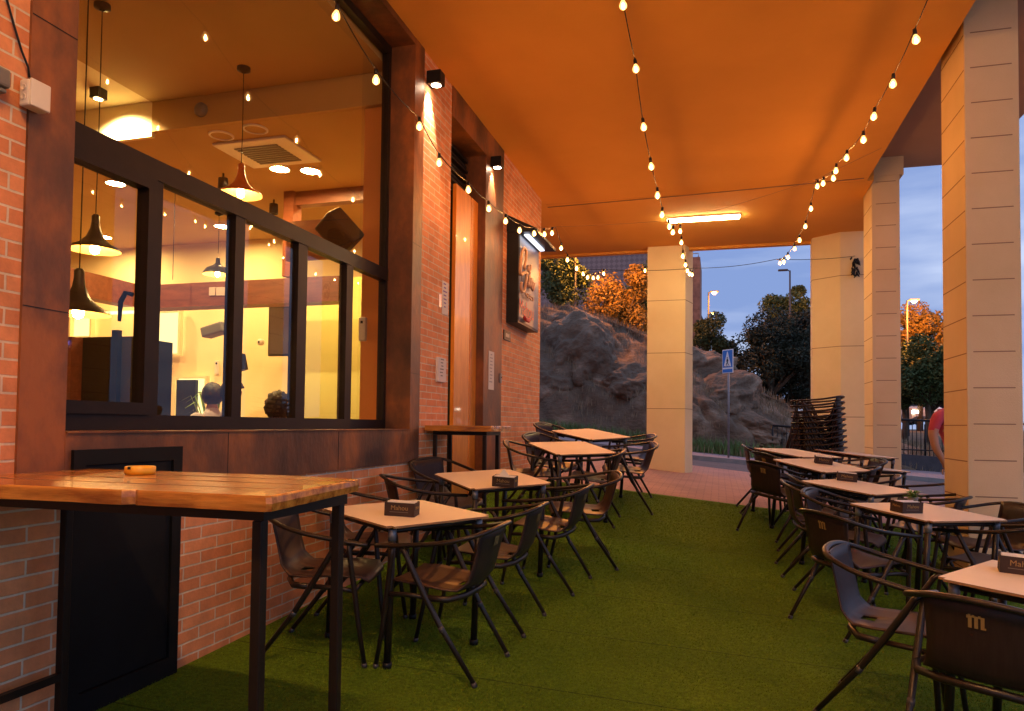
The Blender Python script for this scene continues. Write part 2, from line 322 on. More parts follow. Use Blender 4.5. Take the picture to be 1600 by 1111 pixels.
_me = bpy.data.meshes.new('turf_blades'); _me.vertices.add(_n*3); _me.vertices.foreach_set('co', _v.ravel()); _me.loops.add(_n*3); _me.loops.foreach_set('vertex_index', np.arange(_n*3, dtype=np.int32)); _me.polygons.add(_n); _me.polygons.foreach_set('loop_start', np.arange(0, _n*3, 3, dtype=np.int32)); _me.polygons.foreach_set('loop_total', np.full(_n, 3, dtype=np.int32)); _me.update(); _me.validate()
_bm = varied('turf_blade_plastic', (.090, .17, .008), (.20, .30, .018), 38, .7, 4, lo=.32, hi=.68); bsdf(_bm).inputs['Specular IOR Level'].default_value = .2
_me.materials.append(_bm); _o = bpy.data.objects.new('turf_blades', _me); COL.objects.link(_o); tag(_o, 'short green plastic blades of the artificial turf', 'turf blades', kind='stuff')
# --- facade wall (brick), one thing with its parts
wall = empty('brick_wall', (WX, 3, 0), 0, 'orange brick cafe wall along the left of the terrace', 'wall')
def wpart(name, mb, m, parent=None):
    o = mb.build(name, m, parent or wall)
    if (parent or wall) is wall: o.matrix_parent_inverse = Matrix.Translation((-WX, -3, 0))
    return o
mb = MB()
T = -2.95
Zt = 6.6
mb.box((T, -5, -.4), (WX, 2.16, Zt)); mb.box((T, 2.16, -.4), (WX, 6.03, 1.175)); mb.box((T, 2.16, CZ + .002), (WX, 6.03, Zt))
mb.box((T, 6.03, -.4), (WX, 6.77, Zt)); mb.box((T, 6.77, CZ + .002), (WX, 8.58, Zt)); mb.box((T, 8.58, -.4), (WX, 10.61, Zt))
mb.box((-14, 10.30, -.4), (T, 10.61, Zt))
wpart('brickwork', mb, M['brick'])
# corten window surround
F = WX + .012
ws = empty('window_surround', (WX, 4.1, 1.2), 0, 'rust brown corten steel surround framing the big cafe window', 'window surround')
def world_child(o, p):
    o.parent = p; o.matrix_parent_inverse = Matrix.Translation(p.location).inverted(); return o
mb = MB(); mb.box((-3.1, 2.1, 4.875), (GX - .051, 6.1, 5.3)); world_child(mb.build('lintel_back', M['black']), ws)
mb = MB(); mb.box((GX - .05, 2.16, 1.175), (F, 2.37, CZ)).box((GX - .05, 5.83, 1.175), (F, 6.035, CZ))
world_child(mb.build('side_plate', M['corten']), ws)
mb = MB(); mb.box((GX - .05, 2.37, 1.175), (F + .002, 5.83, 1.455)); mb.box((GX + .02, 2.37, 1.455), (F + .012, 5.83, 1.462))
world_child(mb.build('sill_plate', M['corten']), ws)
mb = MB(); mb.box((GX - .05, 2.37, 4.87), (F - .002, 5.83, CZ)); world_child(mb.build('head_plate', M['corten']), ws)
# corten plate seams
mb = MB()
for z in (1.95, 3.1, 4.2): mb.box((F, 2.162, z), (F + .0015, 2.368, z + .004)); mb.box((F, 5.832, z), (F + .0015, 6.033, z + .004))
for y in (3.4, 4.6): mb.box((F + .002, y, 1.178), (F + .0035, y + .004, 1.45))
world_child(mb.build('plate_seam', M['black']), ws)
# window
win = empty('window', (GX, 4.1, 1.46), 0, 'large dark framed cafe window with five lower panes and a fixed upper pane', 'window')
mb = MB(); fx0, fx1 = GX - .04, GX + .03
mb.box((fx0, 2.37, 1.462), (fx1, 5.83, 1.54)); mb.box((fx0, 2.37, 4.80), (fx1, 5.83, 4.87)); mb.box((fx0, 2.37, 2.765), (fx1 + .004, 5.83, 2.87))
mb.box((fx0, 2.37, 1.54), (fx1 - .002, 2.45, 4.80)); mb.box((fx0, 5.79, 1.54), (fx1 - .002, 5.83, 4.80))
for y0, y1 in ((3.075, 3.135), (3.735, 3.825), (4.42, 4.535), (5.105, 5.205)): mb.box((fx0, y0, 1.54), (fx1 - .002, y1, 2.765))
world_child(mb.build('frame', M['bronze']), win)
sash = MB(); sash.box((fx0 + .01, 2.45, 1.54), (fx1 + .015, 3.075, 1.60)).box((fx0 + .01, 2.45, 2.70), (fx1 + .015, 3.075, 2.765)).box((fx0 + .01, 3.02, 1.60), (fx1 + .015, 3.075, 2.70)).box((fx0 + .01, 2.45, 1.60), (fx1 + .015, 2.50, 2.70))
so = world_child(sash.build('opening_sash', M['bronze']), win)
h = MB(); h.tube([(fx0 - .02, 3.04, 2.16), (fx0 - .06, 3.035, 2.17), (fx0 - .075, 3.02, 2.12), (fx0 - .08, 3.02, 2.02)], [.012, .014, .013, .009]); ho = h.build('handle', M['black'], so)
def pane(a, b, x=GX):
    return world_child(MB().box((x - .003, a[0], a[1]), (x + .003, b[0], b[1])).build('pane', M['pane']), win)
pane((2.50, 1.60), (3.02, 2.70)); pane((3.135, 1.54), (3.735, 2.765)); pane((3.825, 1.54), (4.42, 2.765)); pane((4.535, 1.54), (5.105, 2.765)); pane((5.205, 1.54), (5.79, 2.765)); pane((2.45, 2.87), (5.79, 4.80))

# --- door recess
dw = empty('entrance_door', (GX, 7.7, G(-2.8, 7.7)), 0, 'tall orange wood folding cafe door set in a corten frame', 'door')
mb = MB(); mb.box((GX - .05, 6.77, 4.62), (F, 8.58, CZ)); mb.box((GX - .05, 7.87, -.3), (F - .001, 8.58, 4.62)); mb.box((GX - .4, 6.60, 4.1), (GX - .02, 8.1, 4.62))
world_child(mb.build('door_frame', M['corten']), dw)
def leaf(x0, y0, x1, y1, zb, zt):
    d = V((x1-x0, y1-y0, 0)).normalized(); n = V((-d.y, d.x, 0)) * .02
    mb = MB(); a = V((x0, y0, zb)); b = V((x1, y1, zb)); h = V((0, 0, zt-zb))
    mb.add([a-n, b-n, b+n, a+n, a-n+h, b-n+h, b+n+h, a+n+h], [(0,3,2,1),(4,5,6,7),(0,1,5,4),(1,2,6,5),(2,3,7,6),(3,0,4,7)])
    return mb
world_child(leaf(-2.70, 7.15, -2.70, 7.625, .2, 4.06).build('door_leaf', M['door_wood']), dw)
world_child(leaf(-2.70, 7.645, -2.70, 7.865, .2, 4.06).build('door_leaf', M['door_wood']), dw)
mb = MB(); mb.box((-2.90, 7.46, .2), (-2.82, 7.515, 4.1)); mb.box((-2.9, 6.77, .2), (-2.84, 6.85, 4.1))
for i in range(8): mb.box((-2.9, 6.77, 4.12 + i*.06), (-2.83 + .02*(i % 2), 7.87, 4.15 + i*.06))
world_child(mb.build('jamb', M['black']), dw)
world_child(MB().box((-2.87, 6.85, .9), (-2.864, 7.46, 4.1)).build('pane', M['pane']), dw)
world_child(MB().box((-2.88, 6.85, .2), (-2.85, 7.46, .9)).build('kick_panel', M['black']), dw)

# --- terrace roof: ceiling slab with an expansion joint, higher outer soffit
mb = MB(); mb.box((WX + .001, -4.5, CZ), (1.96, 10.86, 5.9)).box((WX + .001, 10.875, CZ + .001), (2.05, 11.705, 5.9)).box((WX + .001, 11.706, CZ + .0015), (2.42, 14.25, 5.9)).box((-9, 10.62, CZ + .001), (WX - .001, 14.25, 5.9))
mb.box((-9, 14.14, CZ - .05), (2.4, 14.26, CZ))
cl = tag(mb.build('terrace_ceiling', M['ceil']), 'flat painted ceiling slab over the terrace lit orange by bulbs', 'ceiling', kind='structure')
MB().box((WX + .002, 10.861, CZ + .003), (1.955, 10.874, CZ + .05)).build('expansion_joint', M['groove'], cl)
MB().tube([(WX + .01, 10.99, CZ - .006), (-.5, 10.90, CZ - .005), (1.9, 10.72, CZ - .006)], .007, 5).build('ceiling_cable', M['groove'], cl)
mb = MB(); mb.box((1.97, -4.5, 5.32), (3.53, 11.62, 5.9))
tag(mb.build('upper_soffit', M['soffit']), 'higher brown soffit above the outer columns', 'soffit', kind='structure')
# --- columns
def column(name, x0, x1, y0, y1, zt, label, lines, short=True, head=None):
    e = empty(name, ((x0+x1)/2, (y0+y1)/2, G((x0+x1)/2, y0)), 0, label, 'column')
    mb = MB(); zb = min(G(x0, y0), G(x1, y0), G(x0, y1), G(x1, y1)) - .2
    mb.bev((x0, y0, zb), (x1, y1, zt), .006)
    if head: mb.box((x0 - .01, y0 - .012, head), (x1 + .05, y1, zt))
    world_child(mb.build('shaft', M['stucco']), e)
    g = MB()
    for i, z in enumerate(lines):
        j = random.uniform(-.004, .004); k = .04 if short else 0
        if short: g.box((x0 + .05 + j, y0 - .0015, z), (x1 - .05 + j, y0 + .001, z + .009)); g.box((x0 - .0015, y0 + .01, z - .012), (x0 + .001, y1 - .01, z - .003))
        else: g.box((x0, y0 - .0015, z), (x1, y0 + .001, z + .008)); g.box((x1 - .001, y0, z), (x1 + .0015, y1, z + .008)); g.box((x0 - .0015, y0, z), (x0 + .001, y1, z + .008))
    world_child(g.build('joint_lines', M['groove']), e)
    return e
JZ = [4.973 - .3105*i for i in range(16)]
column('render_column', 2.055, 2.47, 7.07, 7.75, 5.319, 'nearest cream rendered column at the right with horizontal joints', JZ)
column('render_column', 2.063, 2.42, 11.1, 11.7, 5.319, 'slim cream rendered column between the street gap and the far pier', JZ, head=5.06)
def pier(poly, zt, label, lines):
    cx = sum(p[0] for p in poly)/len(poly); cy = sum(p[1] for p in poly)/len(poly); e = empty('render_pier', (cx, cy, G(cx, cy)), 0, label, 'pier')
    world_child(MB().extr(poly, 2, G(cx, cy) - .35, zt).build('shaft', M['stucco']), e); g = MB()
    for z in lines: g.extr([(cx + (x-cx)*1.006, cy + (y-cy)*1.006) for x, y in poly], 2, z, z + .012)
    world_child(g.build('joint_lines', M['groove']), e); return e
pier([(1.61, 13.95), (2.03, 13.62), (2.42, 13.62), (2.42, 14.2), (1.61, 14.2)], CZ, 'cream pier behind the stack of armchairs', [1.70, 2.928, 4.162])
pier([(-1.315, 13.93), (-.61, 13.93), (-.49, 14.40), (-1.26, 14.40)], CZ, 'freestanding cream pier lit yellow at the end of the turf', [1.836, 2.889, 3.886])
M['fluo'] = emit('fluorescent', (1, .80, .40), 24)
fl = empty('strip_light', (-.25, 12.1, 4.9), 0, 'long white fluorescent strip light on the far ceiling', 'light')
MB().box((-.56, -.07, -.022), (.56, .07, .004)).build('tube', M['fluo'], fl)
MB().box((-.58, -.09, .005), (.58, .09, .029)).build('housing', M['white'], fl)
fl = empty('strip_light', (-.3, .3, 4.86), 0, 'added unseen strip light standing in for the terrace lighting', 'light')  # unseen strip added in place of the terrace lighting
MB().box((-.9, -.05, -.03), (.9, .05, .0)).build('tube', emit('added_fill_tube', (1, .52, .20), 62), fl)
MB().box((-.95, -.07, .001), (.95, .07, .068)).build('housing', M['white'], fl)
# ================================================================== INTERIOR seen through the window
cream = varied('cream_wall', (.80, .67, .38), (.84, .71, .42), 1, .85, 3)
brownc = varied('shaded_ceiling', (.42, .26, .09), (.46, .29, .10), 1, .9, 3)  # dim light on ceiling and header is put into this brown
olive = varied('green_lit_wall', (.56, .52, .14), (.60, .56, .16), 1, .85, 3)  # greenish light on this wall is part of its colour
orange_lit = varied('orange_lit_wall', (.70, .27, .05), (.74, .30, .06), 1, .8, 3)  # orange light falling on the pier, painted into its colour
canopy_w = varied('red_brown_wood', (.16, .045, .018), (.24, .07, .028), 3, .45, 6, (1, 6, 6))
shade_m = mat('pendant_enamel', (.05, .045, .035), .35, .3); shade_in = mat('pendant_inner', (.70, .52, .25), .5)
M['disc'] = emit('downlight', (1, .64, .25), 190); M['warmlamp'] = emit('pendant_bulb', (1, .50, .15), 60); M['niche'] = emit('niche_glow', (1, .72, .28), .6)
mb = MB(); mb.box((-12, -1, .15), (-2.96, 10.29, .25)); tag(mb.build('cafe_floor', varied('floor_tile', (.20, .12, .06), (.25, .15, .08), 2, .5)), 'brown cafe floor inside the window', 'floor', kind='structure')
cafe = empty('cafe_interior_walls', (-7, 9.5, .25), 0, 'cream interior walls of the cafe behind the window', 'interior wall')
def ic(mb, name, m, p=cafe): return world_child(mb.build(name, m), p)
mb = MB(); mb.box((-12, 10.05, .25), (-2.96, 10.29, 4.8)); mb.box((-12.1, -1, .25), (-12, 10.29, 4.8)); mb.box((-12, -1.1, .25), (-2.96, -1, 4.8)); ic(mb, 'back_wall', cream)
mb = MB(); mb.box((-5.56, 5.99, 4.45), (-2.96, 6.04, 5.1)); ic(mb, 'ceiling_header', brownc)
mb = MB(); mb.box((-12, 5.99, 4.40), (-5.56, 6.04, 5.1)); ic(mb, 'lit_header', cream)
mb = MB(); mb.box((-5.56, -1, 4.75), (-2.905, 5.985, 4.86)); mb.box((-12, 6.045, 4.45), (-2.955, 10.05, 4.9)); tag(mb.build('cafe_ceiling', brownc), 'dimly lit cafe ceiling with its shade put into a brown colour', 'ceiling', kind='structure')
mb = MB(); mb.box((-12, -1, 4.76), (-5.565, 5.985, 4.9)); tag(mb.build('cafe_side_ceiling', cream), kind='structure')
# partition with television, and pier, painted with greenish and orange light
a = onY(468, 400, 8.2); b = onY(600, 400, 8.2)
mb = MB(); mb.box((a.x, 8.2, .25), (-2.96, 8.3, 3.35)); ic(mb, 'partition_wall', olive)
mb = MB(); mb.box((a.x - .12, 8.0, 3.36), (a.x + .02, 8.19, 4.45)); mb.box((a.x + .02, 8.05, 4.28), (-2.96, 8.19, 4.45)); ic(mb, 'partition_post', canopy_w)
a = onY(570, 400, 6.1)
mb = MB(); mb.box((a.x, 6.05, .25), (-2.96, 6.4, 4.75)); ic(mb, 'orange_lit_pier', orange_lit)
# bar canopy
cz1 = onY(400, 437, 7.4).z; cz0 = onY(400, 475, 7.4).z; cxl = onY(215, 440, 7.4).x
can = empty('bar_canopy', (-6, 7.4, cz0), 0, 'red brown wooden bar canopy hanging across the cafe', 'canopy')
mb = MB(); mb.box((cxl, 7.4, cz0), (-4.2, 7.65, cz1)); world_child(mb.build('front_fascia', canopy_w), can)
mb = MB(); mb.box((cxl - .2, 4.2, cz0 + .02), (cxl, 7.38, cz1 + .02)); world_child(mb.build('side_fascia', canopy_w), can)
for i, px in enumerate((331, 342, 352)):
    p = onY(px, 455, 7.38); mb = MB(); mb.box((p.x - .045, 7.385, p.z - .05), (p.x + .045, 7.396, p.z + .05)); world_child(mb.build('photo_card', [mat('photo_card', (.55, .38, .28), .7)]), can)
M['tubewarm'] = emit('under_canopy_strip', (1,.7,.3), 1)
p = onY(185, 480, 7.6); world_child(MB().box((p.x - .5, 7.45, cz0 - .04), (p.x + .7, 7.52, cz0 - .01)).build('strip_lamp', M['tubewarm']), can)
# niches
def niche(px0, py0, px1, py1, Y, label, m=None):
    a = onY(px0, py0, Y); b = onY(px1, py1, Y); e = empty('wall_niche', (a.x, Y, b.z), 0, label, 'niche')
    world_child(MB().box((a.x, Y - .01, b.z), (b.x, Y + .01, a.z)).build('glow_panel', m or M['niche']), e)  # panel glow stands in for the hidden niche lamp
    t = .035; mb = MB(); mb.box((a.x - t, Y - .09, b.z - t), (b.x + t, Y - .011, b.z)); mb.box((a.x - t, Y - .09, a.z), (b.x + t, Y - .011, a.z + t)); mb.box((a.x - t, Y - .09, b.z), (a.x, Y - .011, a.z)); mb.box((b.x, Y - .09, b.z), (b.x + t, Y - .011, a.z))
    world_child(mb.build('reveal', cream), e); return e
niche(236, 490, 283, 553, 10.0, 'square lit wall niche glowing yellow beside the tall mullion')
niche(117, 492, 146, 526, 10.0, 'narrow bright wall niche above the dark fridge')
e = niche(280, 592, 324, 650, 10.0, 'low niche with a dark screen panel and a bright strip beside it')
a = onY(281, 594, 9.9); b = onY(309, 650, 9.9); world_child(MB().bev((a.x, 9.82, b.z), (b.x, 9.9, a.z), .01).build('dark_panel', M['black']), e)
# ceiling equipment
zl = 4.45
ac = empty('air_conditioner', (-4.73, 6.79, zl), 0, 'square white ceiling cassette air conditioner', 'air conditioner')
mb = MB(); mb.bev((-5.16, 6.40, zl - .03), (-4.28, 7.12, zl), .01); world_child(mb.build('cover', M['white']), ac)
mb = MB()
for i in range(9): mb.box((-4.98, 6.53 + i*.055, zl - .04), (-4.46, 6.56 + i*.055, zl - .031))
world_child(mb.build('grille', M['grey']), ac)
def disc(px, py, lit, label, r=.105, z=zl):
    p = onZ(px, py, z); e = empty('recessed_light' if lit else 'ceiling_speaker', (p.x, p.y, z), 0, label, 'recessed light' if lit else 'ceiling speaker')
    ring = MB().lathe([(r + .02, 0), (r + .02, -.012), (r, -.016), (r, -.004)], n=24).build('rim', M['white'], e)
    MB().lathe([(r, -.006), (.001, -.006)], n=24).build('lens' if lit else 'cover', M['disc'] if lit else brownc, e); return e
disc(346, 211, False, 'left of two round ceiling discs beside the air conditioner')
disc(399, 201, False, 'right of two round ceiling discs beside the air conditioner')
disc(437, 263, True, 'bright round downlight just below the air conditioner')
disc(485, 266, True, 'bright round downlight at the partition post')
disc(545, 307, True, 'small lit downlight behind the hanging speaker', .08)
disc(510, 308, False, 'unlit ceiling disc beyond the partition', .08)
for i, (x, y) in enumerate(((-7.2, 7.2), (-9.3, 7.6), (-7.2, 9.2), (-9.5, 9.3))):  # unseen downlights added to brighten the cafe
    e = empty('recessed_light', (x, y, zl), 0, ['added unseen recessed light over the left end of the bar', 'added unseen recessed light deep in the left corner', 'added unseen recessed light by the back wall niche', 'added unseen recessed light in the back left corner'][i], 'recessed light')
    MB().lathe([(.125, 0), (.125, -.012), (.105, -.016), (.105, -.004)], n=24).build('rim', M['white'], e); MB().lathe([(.105, -.006), (.001, -.006)], n=24).build('lens', M['disc'], e)
for i, (px, py, lb) in enumerate(((349, 271, 'small black cylinder spotlight by the air conditioner'), (428, 312, 'small black cylinder spotlight above the transom'))):
    p = onZ(px, py, zl); e = empty('ceiling_spot', (p.x, p.y, zl), 0, lb, 'spotlight')
    MB().lathe([(.012, 0), (.012, -.05), (.055, -.06), (.06, -.19), (.045, -.19), (.04, -.10)], n=16).build('can', M['black'], e)
p = onY(315, 172, 5.98); e = empty('smoke_detector', (p.x, 5.985, p.z), 0, 'round sensor on the brown ceiling header', 'sensor')
o = MB().lathe([(.07, 0), (.07, .03), (.04, .06), (.001, .065)], n=20).build('dome', M['grey'], e); o.rotation_euler = (R(90), 0, 0)
# cube spot on the white ceiling
p = onZ(154, 139, 4.76); e = empty('cube_spotlight', (p.x, p.y, 4.76), 0, 'small black cube spotlight on the white side ceiling', 'spotlight')
MB().box((-.055, -.055, -.10), (.055, .055, 0)).build('cube', M['black'], e); MB().lathe([(.04, -.102), (.001, -.102)], n=16).build('lens', M['warmlamp'], e)
sp = bpy.data.lights.new('cube_spotlight_beam', 'SPOT'); sp.energy = 110; sp.color = (1, .78, .42); sp.spot_size = R(120); sp.spot_blend = .6; sp.shadow_soft_size = .04
so_ = bpy.data.objects.new('cube_spotlight_beam', sp); COL.objects.link(so_); so_.parent = e; so_.location = (0, 0, -.15); so_.rotation_euler = (R(35), 0, 0)
# pendants
def pendant(px, py, depthY, r, zt, label, orange=False, group=None, kind=0):
    c = onY(px, py, depthY); e = empty('pendant_lamp', (c.x, c.y, c.z), 0, label, 'pendant lamp', group)
    if kind == 0: prof = [(r, 0), (r*.93, r*.10), (r*.60, r*.28), (r*.34, r*.55), (r*.20, r*.90), (r*.16, r*1.18), (r*.155, r*1.42), (r*.10, r*1.5), (.001, r*1.52)]
    else: prof = [(r, 0), (r*.98, r*.12), (r*.75, r*.42), (r*.35, r*.62), (r*.16, r*.8), (r*.14, r*1.15), (.001, r*1.2)]
    sm = mat('orange_enamel', (.55, .12, .02), .4) if orange else shade_m
    MB().lathe(prof, n=32).build('shade', sm, e)
    MB().lathe([(a*.985, b - .004) for a, b in prof[:5]], n=32).build('shade_lining', shade_in, e)
    MB().lathe([(.001, -.035), (.028, -.02), (.034, .01), (.025, .045), (.012, .07)], n=14).build('bulb', M['warmlamp'], e)
    MB().tube([(0, 0, r*1.5), (0.004, 0, (zt-c.z)*.5), (0, 0, zt-c.z)], .004, 6).build('cord', M['black'], e)
    MB().lathe([(.06, 0), (.06, -.03), (.02, -.045)], (0, 0, zt-c.z), 16).build('ceiling_rose', M['black'], e)
    return e
pendant(122, 490, 3.62, .19, 4.75, 'nearest grey pendant lamp hanging low at the left of the window', group='cafe pendants')
pendant(148, 391, 4.45, .185, 4.75, 'dark flared pendant lamp with its bulb showing above the canopy', group='cafe pendants')
pendant(376, 304, 5.6, .19, 4.75, 'orange pendant lamp hanging alone in the upper pane', True, 'cafe pendants')
pendant(340, 429, 8.6, .20, 4.45, 'small black domed pendant above the photo cards', kind=1, group='cafe pendants')
p = onY(270, 437, 7.0); q = onY(273, 322, 7.0); e = empty('light_flex', (q.x, q.y, 4.45), 0, 'thin pendant cord dropping behind the bar canopy', 'cord')
MB().tube([(0, 0, 0), (0, 0, p.z - 4.45)], .004, 6).build('cord', M['black'], e); MB().lathe([(.06, 0), (.06, -.04), (.02, -.05)], n=14).build('ceiling_rose', M['grey'], e)
# hanging loudspeaker
c = onY(531, 362, 5.35); e = empty('hanging_loudspeaker', tuple(c), 0, 'black loudspeaker tilted down from the ceiling behind the glass', 'loudspeaker')
e.rotation_euler = (R(35), R(-28), R(-25))
MB().bev((-.11, -.10, -.155), (.11, .10, .155), .02).build('cabinet', M['black'], e)
MB().lathe([(.001, .0), (.06, .0), (.08, .008), (.085, .0)], (0, 0, 0), 24).build('cone', M['black_cab'], e).matrix_local = Matrix.Translation((0, -.103, -.03)) @ Matrix.Rotation(R(90), 4, 'X')
a = onY(448, 350, 5.9); b = onY(560, 325, 5.9); e = empty('shelf_panel', tuple(a), 0, 'brown wooden panel above the transom beside the loudspeaker', 'panel')
MB().box((0, 0, -.35), (b.x - a.x - .15, .04, .02)).build('board', canopy_w, e)
# television, wall projector arm, camera, thermostat, dispenser
a = onY(421, 479, 9.0); b = onY(463, 556, 9.0); e = empty('television', (a.x, 9.0, b.z), 0, 'dark flat television on a bracket behind the middle panes', 'television')
world_child(MB().bev((a.x, 8.98, b.z), (b.x + .25, 9.04, a.z), .012).build('casing', M['black']), e)
world_child(MB().box((a.x + .03, 8.972, b.z + .03), (b.x + .22, 8.979, a.z - .03)).build('screen', mat('tv_screen', (.08, .055, .05), .15)), e)
world_child(MB().box(((a.x+b.x)/2, 9.04, b.z + .2), ((a.x+b.x)/2 + .1, 10.04, b.z + .3)).build('bracket', M['black']), e)
c = onY(337, 516, 8.3); e = empty('projector', tuple(c), 0, 'grey projector on an angled wall arm', 'projector'); e.rotation_euler = (0, R(-14), 0)
MB().bev((-.17, -.1, -.07), (.17, .1, .07), .02).build('body', M['grey'], e)
MB().tube([(.12, 0, -.05), (.20, .02, -.18), (.22, .05, -.45)], .022, 8).build('arm', M['grey'], e); MB().box((.18, .02, -.62), (.30, .12, -.40)).build('wall_bracket', M['black'], e)
c = onY(409, 535, 9.6); e = empty('security_camera', tuple(c), 0, 'small white dome camera on the cafe wall', 'camera')
o = MB().lathe([(.05, 0), (.05, .05), (.035, .07), (.001, .075)], n=18).build('housing', M['white'], e); o.rotation_euler = (R(90), 0, 0)
o = MB().lathe([(.018, 0), (.001, .012)], n=12).build('lens', M['black'], e); o.matrix_local = Matrix.Translation((0, -.076, 0)) @ Matrix.Rotation(R(90), 4, 'X')
c = onY(338, 574, 10.0); e = empty('thermostat', tuple(c), 0, 'small white thermostat on the cream wall', 'thermostat')
MB().bev((-.035, 0, -.11), (.035, .03, .11), .008).build('casing', M['white'], e); MB().box((-.015, -.003, .05), (.015, -.001, .08)).build('display', M['black'], e)
c = onY(569, 515, 6.03); e = empty('soap_dispenser', tuple(c), 0, 'white dispenser on the orange lit wall at the window edge', 'dispenser')
MB().bev((-.035, -.05, -.11), (.035, 0, .11), .012).build('casing', M['white'], e); MB().box((-.012, -.053, .05), (.012, -.051, .075)).build('window', M['black'], e)
# display fridge
a = onY(112, 524, 5.2); b = onY(205, 640, 5.2); e = empty('bar_fridge', (a.x, 5.2, .25), 0, 'dark glass bar fridge with orange shelves behind the left pane', 'fridge')
zt = a.z; xa, xm, xb = a.x, onY(186, 540, 5.2).x, b.x
world_child(MB().bev((xm, 5.2, .25), (xb, 5.42, zt - .02), .01).build('side_body', varied('fridge_olive', (.045, .04, .015), (.06, .05, .02), 3, .4)), e)
world_child(MB().box((xm - .035, 5.15, .25), (xm + .03, 5.199, zt + .03)).build('door_post', M['black']), e)
world_child(MB().box((xa - .2, 5.35, .25), (xm - .04, 5.9, zt)).build('interior', M['black_cab']), e)
mb = MB()
for z in (zt - .75, zt - 1.3): mb.box((xa - .15, 5.25, z), (xm - .045, 5.34, z + .09))
mb.box((xa - .2, 5.22, .25), (xa - .02, 5.34, zt - .01)); world_child(mb.build('shelf', canopy_w), e)
world_child(MB().box((xa - .1, 5.205, zt - .08), (xa - .07, 5.215, zt - .045)).build('status_light', emit('blue_led', (.15, .2, 1), 4)), e)
c = onY(243, 650, 7.5); e = empty('paper_towel_stand', (c.x, 7.5, 1.0), 0, 'pale upright holder beside the tall mullion', 'holder')
z0 = onY(243, 652, 7.5).z - 1; z1 = onY(243, 600, 7.5).z - 1
MB().bev((-.05, 0, z0 - .6), (.03, .05, z1), .006).build('panel', M['white'], e)
MB().box((-.09, .06, z0 - .6), (.045, .12, z1 + .28)).build('back_post', M['black'], e)
# plant
c = onY(332, 628, 9.4); e = empty('potted_plant', (c.x, 9.4, .25), 0, 'spiky green house plant behind the seated customers', 'plant')
MB().lathe([(.001, 0), (.16, 0), (.2, .35), (.18, .36), (.17, .30), (.001, .3)], n=18).build('pot', M['grey'], e)
mb = MB(); random.seed(3); top = c.z - .25
for i in range(26):
    t = random.uniform(0, 6.28); l = random.uniform(.25, .5); h = top - .15 + random.uniform(-.1, .25); d = V((math.cos(t), math.sin(t), 0)); n_ = V((-d.y, d.x, 0)) * .018
    P = [V((0, 0, .3)), V((0, 0, h*.8)) + d*l*.3, V((0, 0, h + .1)) + d*l*.65, V((0, 0, h)) + d*l]; w = [.4, 1, .8, .05]
    vs = []; 
    for k in range(4): vs += [P[k] - n_*w[k], P[k] + n_*w[k]]
    mb.add(vs, [(2*k, 2*k+1, 2*k+3, 2*k+2) for k in range(3)])
mb.build('leaves', varied('houseplant_leaf', (.10, .22, .03), (.16, .32, .05), 5, .5), e)
# ------------------------------------------------------------------ people: one continuous skinned body each
skin = varied('skin', (.42, .22, .14), (.48, .26, .17), 6, .55)
def body(name, joints, edges, mats, assign, parent, sub=2):
    me = bpy.data.meshes.new(name); me.from_pydata([j[0] for j in joints], edges, [])
    o = bpy.data.objects.new(name, me); COL.objects.link(o); o.parent = parent
    md = o.modifiers.new('skin', 'SKIN'); md.use_smooth_shade = True; o.modifiers.new('sub', 'SUBSURF').levels = sub
    o.modifiers['sub'].render_levels = sub
    for i, sv in enumerate(me.skin_vertices[0].data if me.skin_vertices else []): pass
    if not me.skin_vertices:
        bm = bmesh.new(); bm.from_mesh(me); bm.verts.layers.skin.verify(); bm.to_mesh(me); bm.free()
    for i, sv in enumerate(me.skin_vertices[0].data):
        rr = joints[i][1]; sv.radius = rr if isinstance(rr, tuple) else (rr, rr); sv.use_root = (i == 0)
    dg = bpy.context.evaluated_depsgraph_get(); ev = o.evaluated_get(dg); nm = bpy.data.meshes.new_from_object(ev); nm.name = name
    o.modifiers.clear(); o.data = nm; nm.materials.clear()
    for mm in mats: nm.materials.append(mm)
    for pl in nm.polygons: pl.use_smooth = True; pl.material_index = assign(pl.center)
    return o
def hair_cap(center, r, parent, m, curly=0, seed=1, drop=.3):
    bm = bmesh.new(); bmesh.ops.create_icosphere(bm, subdivisions=4, radius=1)
    for v in bm.verts:
        n_ = v.co.copy(); k = 1 + curly * noise.noise(n_ * 5 + V((seed, 0, 0))) + curly*.6 * noise.noise(n_ * 11 + V((seed, 0, 0)))
        v.co = V((n_.x * r * .90, n_.y * r * 1.05, n_.z * r * 1.08)) * k
    bmesh.ops.delete(bm, geom=[f for f in bm.faces if f.calc_center_median().z < -r*drop or (f.calc_center_median().y > r*.62 and f.calc_center_median().z < r*.3)], context='FACES')
    me = bpy.data.meshes.new('hair'); bm.to_mesh(me); bm.free(); me.materials.append(m)
    for pl in me.polygons: pl.use_smooth = True
    o = bpy.data.objects.new('hair', me); COL.objects.link(o); o.parent = parent; o.location = center; o.modifiers.new('thick', 'SOLIDIFY').thickness = .012; return o
def face_bits(parent, c, r, ang=0):
    M['eye'] = M.get('eye') or mat('eye', (.05, .03, .02), .2)
    mb = MB()
    for s in (-1, 1): mb.lathe([(.001, -.008), (.008, -.005), (.011, 0), (.008, .005), (.001, .008)], V(c) + V((s*.032, r*.93, .0)), 8)
    mb.build('eyes', M['eye'], parent)
